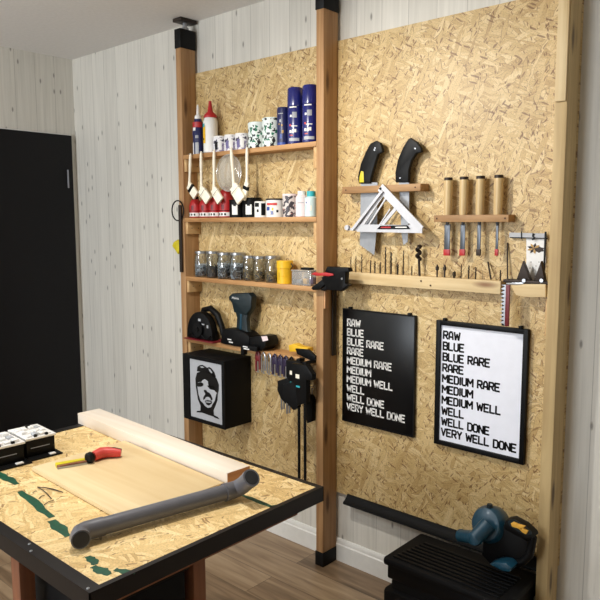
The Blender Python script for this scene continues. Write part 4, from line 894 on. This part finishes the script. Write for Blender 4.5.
# ------------------------------------------------------------------ table
TZ = .72; TX0, TX1, TY0, TY1 = -2.19, -1.151, -1.517, -.795
t = thing('work_table', 'strand board work table with black angle steel edging', 'table', ((TX0+TX1)/2, (TY0+TY1)/2, 0))
MB().box((TX0+.004, TY0+.004, TZ-.012), (TX1-.004, TY1-.004, TZ-.0012)).build('tabletop', M['osb_table'], t)
for a, b in (((TX0, TY0, TZ-.0012), (TX1, TY0+.03, TZ+.001)), ((TX0, TY1-.014, TZ-.0012), (TX1, TY1, TZ+.001)), ((TX1-.014, TY0+.03, TZ-.0012), (TX1, TY1-.014, TZ+.001)), ((TX0, TY0+.03, TZ-.0012), (TX0+.03, TY1-.014, TZ+.001))):
    m = MB(); m.box(a, b); cx = (a[0]+b[0])/2; cy = (a[1]+b[1])/2
    if b[0]-a[0] > .5:
        yy = TY0 if cy < -1 else TY1-.003; m.box((TX0, yy, TZ-.040), (TX1, yy+.003, TZ-.0008))
    else:
        xx = TX0 if cx < -2 else TX1-.003; m.box((xx, TY0, TZ-.040), (xx+.003, TY1, TZ-.0008))
    m.build('edge_angle', M['steel_black'], t)
m = MB()
for x0, y0, x1, y1 in ((TX0+.01, TY0+.06, TX1-.06, TY0+.10), (TX0+.01, TY1-.08, TX1-.06, TY1-.04), (TX1-.10, TY0+.10, TX1-.06, TY1-.08), (TX0+.05, TY0+.10, TX0+.09, TY1-.08)):
    MB().box((x0, y0, TZ-.085), (x1, y1, TZ-.0125), bev=.002).build('rail', M['leg_brown'], t)
for lx, ly in ((-1.318, -1.12), (-1.59, -1.445), (-2.06, -1.445), (-2.06, -.90)):
    MB().box((lx-.022, ly-.02, 0), (lx+.022, ly+.02, TZ-.0126), bev=.002).build('leg', M['leg_brown'], t)
MB().box((-2.03, -1.13, .30), (-1.365, -1.11, .38), bev=.002).build('stretcher', M['leg_brown'], t)
# bolts in the edge
for q in ((29.5, 544), (31, 551), (88, 588.5)):
    a = at(*q, z=TZ+.001); MB().lathe([(.0035, 0), (.003, .0015), (0, .002)], (a.x, a.y, TZ+.001), seg=10).build('screw', M['steel'], t)
# green paint stains (real smears of paint on the board)
def stain(pts, z=TZ-.0007): return [((p.x, p.y)) for p in (at(a, b, z=TZ) for a, b in pts)]
m = MB()
rs = random.Random(5)
def rough_strip(p, q, w_, n=7):
    a = at(*p, z=TZ); b = at(*q, z=TZ); d = (b-a); nn = Vector((-d.y, d.x, 0)).normalized(); L1 = []; L2 = []
    for i in range(n+1):
        c_ = a.lerp(b, i/n); k = w_*(.5+.5*math.sin(PI*min(1, max(.12, i/n))))
        L1.append(c_+nn*k*rs.uniform(.55, 1)); L2.append(c_-nn*k*rs.uniform(.55, 1))
    pl_ = [(v.x, v.y) for v in L1+L2[::-1]]; m.prism(pl_, TZ-.0012, TZ-.0004, ax='z')
for p, q, w_ in (((-4, 472), (17, 484), .012), ((20, 491), (52, 517), .012), ((52, 520), (68, 536), .013), ((88, 556), (96, 564), .010), ((93, 566), (110, 574), .011), ((115, 569), (135, 573), .008), ((240, 494), (276, 508), .007), ((270, 507), (284, 504), .008)):
    m = MB(); rough_strip(p, q, w_*1.35); m.build('paint_stain', M['green'], t)
# dark box under the table
tag(MB().box((-1.95, -1.08, .02), (-1.45, -.82, .42), bev=.01).build('storage_crate', M['black_soft']), 'dark crate standing under the work table', 'crate') if False else None
t2 = thing('storage_crate', 'dark storage crate standing under the work table', 'crate', (-1.52, -1.2, 0))
MB().box((-1.70, -1.40, 0), (-1.302, -1.16, .57), bev=.008).build('body', M['black_soft'], t2)
MB().box((-1.71, -1.41, .57), (-1.296, -1.15, .60), bev=.006).build('lid', M['black'], t2)
# beam on table
def rot_box(name, mat, cs, z0, z1, parent=None, bev=.0015):
    return MB().prism(cs, z0, z1, ax='z', bev=bev)
bl = [(-2.200, -.933), (-2.197, -.847), (-1.346, -.890), (-1.350, -.972)]
TT = TZ+.0002
t = thing('timber_beam', 'pale squared timber lying along the far edge of the table', 'timber', (-1.77, -.91, TT))
MB().prism(bl, TT, TT+.039, ax='z', bev=.001).build('beam', M['beam'], t)
MB().prism([(-1.3505, -.9715), (-1.3465, -.8905), (-1.3455, -.8905), (-1.3495, -.9715)], TT+.001, TT+.038, ax='z').build('sawn_end', M['beam_end'], t)
# plywood
q = [at(32, 467.5, z=TZ+.012), at(126, 521, z=TZ+.012), at(223, 482, z=TZ+.012)]
d = (q[1]-q[0]).normalized(); nn = Vector((-d.y, d.x, 0))
p0 = Vector((-1.873, -1.272, 0)); p1 = Vector((-1.372, -1.292, 0)); p2 = Vector((-1.358, -.978, 0)); p3 = Vector((-1.875, -.952, 0))
t = MB().prism([(p0.x, p0.y), (p1.x, p1.y), (p2.x, p2.y), (p3.x, p3.y)], TT, TT+.012, ax='z', bev=.0008)
tag(t.build('plywood_sheet', M['ply']), 'thin pale plywood sheet lying on the table between beam and pipe', 'plywood')
# PVC pipe
PR = .0220
e0 = Vector((-1.345, -1.425, TZ+PR+.006)); 
pa = at(80, 532.5, z=TZ+PR+.003); pb = at(228, 491.5, z=TZ+PR+.003)
t = thing('plastic_pipe', 'grey plastic drain pipe with elbows lying across the table', 'pipe', tuple(pa))
dirp = (pb-pa).normalized()
MB().cyl(pa+dirp*.02, pb, PR*.92, seg=28).build('tube', M['pvc'], t)
# near elbow: turns down towards the camera side
side = Vector((dirp.y, -dirp.x, 0)).normalized()
arc = [pa+dirp*.055, pa+dirp*.035, pa+dirp*.014, pa+dirp*.0+side*.006, pa-dirp*.008+side*.020, pa-dirp*.010+side*.036]
MB().tube(arc, [PR, PR, PR, PR, PR, PR], seg=24).build('elbow', M['pvc'], t)
arcE = arc[-1]; dn = (arc[-1]-arc[-2]).normalized()
MB().cyl(arcE+dn*.0002, arcE+dn*.0012, PR*.86, seg=24).build('elbow_bore_shade', M['pvc_in_shade'], t)
# far 45 degree elbow with socket
m = MB(); m.cyl(pb-dirp*.012, pb+dirp*.002, PR*1.06, seg=28)
E1 = at(250.5, 478.5, z=TZ+.068); Q = pb+dirp*.035
tp = [pb-dirp*.01, pb+dirp*.015, Q.lerp(pb, .2)+(E1-Q)*.08, Q+(E1-Q)*.35, Q+(E1-Q)*.7, E1]
m.tube(tp, PR*1.02, seg=24); ed = (tp[-1]-tp[-2]).normalized()
m.cyl(tp[-1]-ed*.006, tp[-1]+ed*.006, PR*1.08, seg=28)
m.build('socket', M['pvc'], t)
MB().cyl(tp[-1]+ed*.0062, tp[-1]+ed*.0070, PR*.86, seg=28).build('socket_bore_shade', M['pvc_in_shade'], t)
# screwdriver / cutter with red handle
zt_ = TT+.012
t = thing('red_cutter', 'red handled cutter with yellow and black shaft lying on the plywood', 'cutter', tuple(at(90, 458, z=zt_)))
P_ = lambda x, y, h=.0: at(x, y, z=zt_+h)
hp = [P_(93, 456.5, .016), P_(101, 453, .017), P_(108, 452.2, .017), P_(114, 452.3, .016), P_(121, 453, .013)]
MB().tube(hp, [.014, .0175, .016, .015, .012], seg=16).build('handle', M['salmon'], t)
MB().tube([p+Vector((0, .002, .009)) for p in hp[1:]], [.005, .007, .0065, .004], seg=12).build('grip_inlay', M['black'], t)
MB().lathe([(.010, -.008), (.0165, -.004), (.0165, .006), (.012, .010)], P_(90, 457.5, .0165), (hp[0]-hp[1]).normalized(), seg=20).build('collar', M['black'], t)
a = P_(86, 459.5, .012); b = P_(57, 465, .012)
d = (b-a).normalized(); n_ = Vector((-d.y, d.x, 0))
MB().prism([((a-n_*.003).x, (a-n_*.003).y), ((b-n_*.004).x, (b-n_*.004).y), ((b-n_*.024).x, (b-n_*.024).y), ((a-n_*.019).x, (a-n_*.019).y)], zt_+.0005, zt_+.012, ax='z', bev=.001).build('yellow_shaft', M['yellow_green'], t)
MB().prism([((a+n_*.007).x, (a+n_*.007).y), ((b+d*-.006+n_*.004).x, (b+d*-.006+n_*.004).y), ((b-n_*.004).x, (b-n_*.004).y), ((a-n_*.0025).x, (a-n_*.0025).y)], zt_+.0005, zt_+.010, ax='z', bev=.001).build('black_shaft', M['leg_brown'], t)
MB().prism([((a+n_*.012).x, (a+n_*.012).y), ((b+n_*.006).x, (b+n_*.006).y), ((b+n_*.0045).x, (b+n_*.0045).y), ((a+n_*.008).x, (a+n_*.008).y)], zt_+.0005, zt_+.006, ax='z').build('steel_blade', M['steel'], t)
# wires / hex key on the board
m = MB(); m.tube([P_(37.5, 487, -.010), P_(45, 487.5, -.010), P_(54, 489.5, -.010), P_(63, 492.2, -.010)], [.0010, .0014, .0020, .0012], seg=8)
m.tube([P_(37.5, 487, -.010), P_(42, 489.5, -.010), P_(47, 493.5, -.010), P_(51.3, 498.6, -.010)], .0013, seg=8)
tag(m.build('hex_key', M['dark_iron']), 'thin bent steel key lying on the bare table beside the plywood', 'hex key')
m = MB(); m.tube([P_(33, 492.5, -.0108), P_(35, 491, -.0108), P_(37, 491, -.0108)], .001, seg=6); m.tube([P_(44, 505, -.0108), P_(48, 502, -.0108), P_(54, 500, -.0108)], .0011, seg=6); m.tube([P_(39, 498.5, -.0108), P_(41.5, 496, -.0108), P_(44.5, 495.2, -.0108)], .0012, seg=6)
tag(m.build('wire_offcut', M['dark_iron']), 'short wire offcuts lying beside the green stain on the table', 'wire')
# two black hinge packs
def pack(fl, fr, lab, hh, ztop):
    # front bottom left/right picture points on the table surface
    a = at(*fl, z=TT); b = at(*fr, z=TT); d = (b-a); d.z = 0; u = d.normalized(); n_ = Vector((-u.y, u.x, 0)); Lg = d.length
    t = thing('hardware_pack', lab, 'package', ((a.x+b.x)/2, (a.y+b.y)/2, TT), 'black card hardware packs')
    dep = .16
    def bx(u0, u1, v0, v1, z0, z1, name, mat, bev=.001):
        pts = [a+u*u0+n_*v0, a+u*u1+n_*v0, a+u*u1+n_*v1, a+u*u0+n_*v1]
        return MB().prism([(p.x, p.y) for p in pts], TT+z0, TT+z1, ax='z', bev=bev).build(name, mat, t)
    bx(0, Lg, .0, dep, 0, .004, 'base_flap', M['black'])
    bx(.0, Lg-.012, .030, dep, .004, hh, 'box', M['black'])
    bx(Lg*.12, Lg*.72, .0293, .0303, hh*.52, hh*.56, 'print_line', M['grey'], 0)
    bx(-.004, Lg-.008, .026, dep+.004, hh, hh+.007, 'white_tray', M['white'])
    bx(Lg*.62, Lg*.80, .004, .018, .004, .008, 'white_tab', M['white'])
    rd = random.Random(int(Lg*1e4)+len(lab))
    for i in range(4):
        for j in range(3):
            u0 = .006+i*(Lg-.02)/4; v0 = .036+j*.040
            bx(u0, u0+(Lg-.02)/4*.7, v0, v0+.024, hh+.007, hh+.010+rd.random()*.007, 'white_clip', M['white'] if rd.random() < .75 else M['silver_print'], .0008)
    for i in range(2): bx(Lg*(.25+.35*i), Lg*(.33+.35*i), .028, .036, hh+.006, hh+.014, 'dark_clip', M['black'])
    bx(Lg*.45, Lg*.55, dep-.03, dep-.012, hh+.006, hh+.016, 'dark_clip', M['black'])
    return t
pack((31.5, 461.5), (63, 453.5), 'right black hardware pack with white plastic top, nearer the red cutter', .057, 0)
pack((-8, 473.5), (32.5, 463), 'left black hardware pack with white plastic top, cut by the picture edge', .057, 0)
# ------------------------------------------------------------------ lamps (real fittings just above the view)
LP = Vector((-1.76, -1.12, 2.19))
t = thing('pendant_lamp', 'small black pendant lamp hanging over the work table', 'lamp', (LP.x, LP.y, 2.20))
MB().cyl((LP.x, LP.y, LP.z+.10), (LP.x, LP.y, 2.399), .004, seg=8).build('cord', M['black'], t)
MB().lathe([(.026, .105), (.030, .10), (.060, .045), (.085, .030), (.083, .030), (.058, .044), (.028, .096), (.020, .1)], (LP.x, LP.y, LP.z), seg=28).build('lamp_shade', M['black'], t)
def light(name, kind, loc, energy, col, **kw):
    d = bpy.data.lights.new(name, kind); d.energy = energy; d.color = col
    for k, v in kw.items(): setattr(d, k, v)
    o = bpy.data.objects.new(name, d); C.objects.link(o); o.location = loc; return o
pb_ = light('pendant_bulb', 'SPOT', LP, 37, (1, .96, .89), shadow_soft_size=.03, spot_size=math.radians(160), spot_blend=1.0)
pb_.rotation_euler = Vector((.40, .60, -1.35)).to_track_quat('-Z', 'Y').to_euler()
L2 = Vector((-2.85, -2.35, 2.30))
t = thing('ceiling_lamp', 'round white ceiling lamp in the front left of the room', 'lamp', (L2.x, L2.y, 2.35))
MB().lathe([(.16, .049), (.16, .02), (.15, .015), (.15, .049)], (L2.x, L2.y, 2.35), seg=32).build('housing', M['white_trim'], t)
light('ceiling_bulb', 'POINT', (L2.x, L2.y, 2.16), 18, (.90, .95, 1), shadow_soft_size=.12)
wl = light('window_daylight', 'AREA', (-2.1, YF+.02, 1.5), 36, (.88, .94, 1), shape='RECTANGLE', size=1.4, size_y=1.05)
wl.rotation_euler = (math.radians(90), 0, 0)
wd = bpy.data.worlds.new('world'); bpy.context.scene.world = wd; wd.use_nodes = True
wd.node_tree.nodes['Background'].inputs[0].default_value = (.75, .85, 1, 1); wd.node_tree.nodes['Background'].inputs[1].default_value = .6
sc = bpy.context.scene
sc.view_settings.view_transform = 'Standard'; sc.view_settings.look = 'None'; sc.view_settings.gamma = 1; sc.view_settings.use_curve_mapping = False
sc.view_settings.exposure = 0.95
sc.cycles.transparent_max_bounces = 16
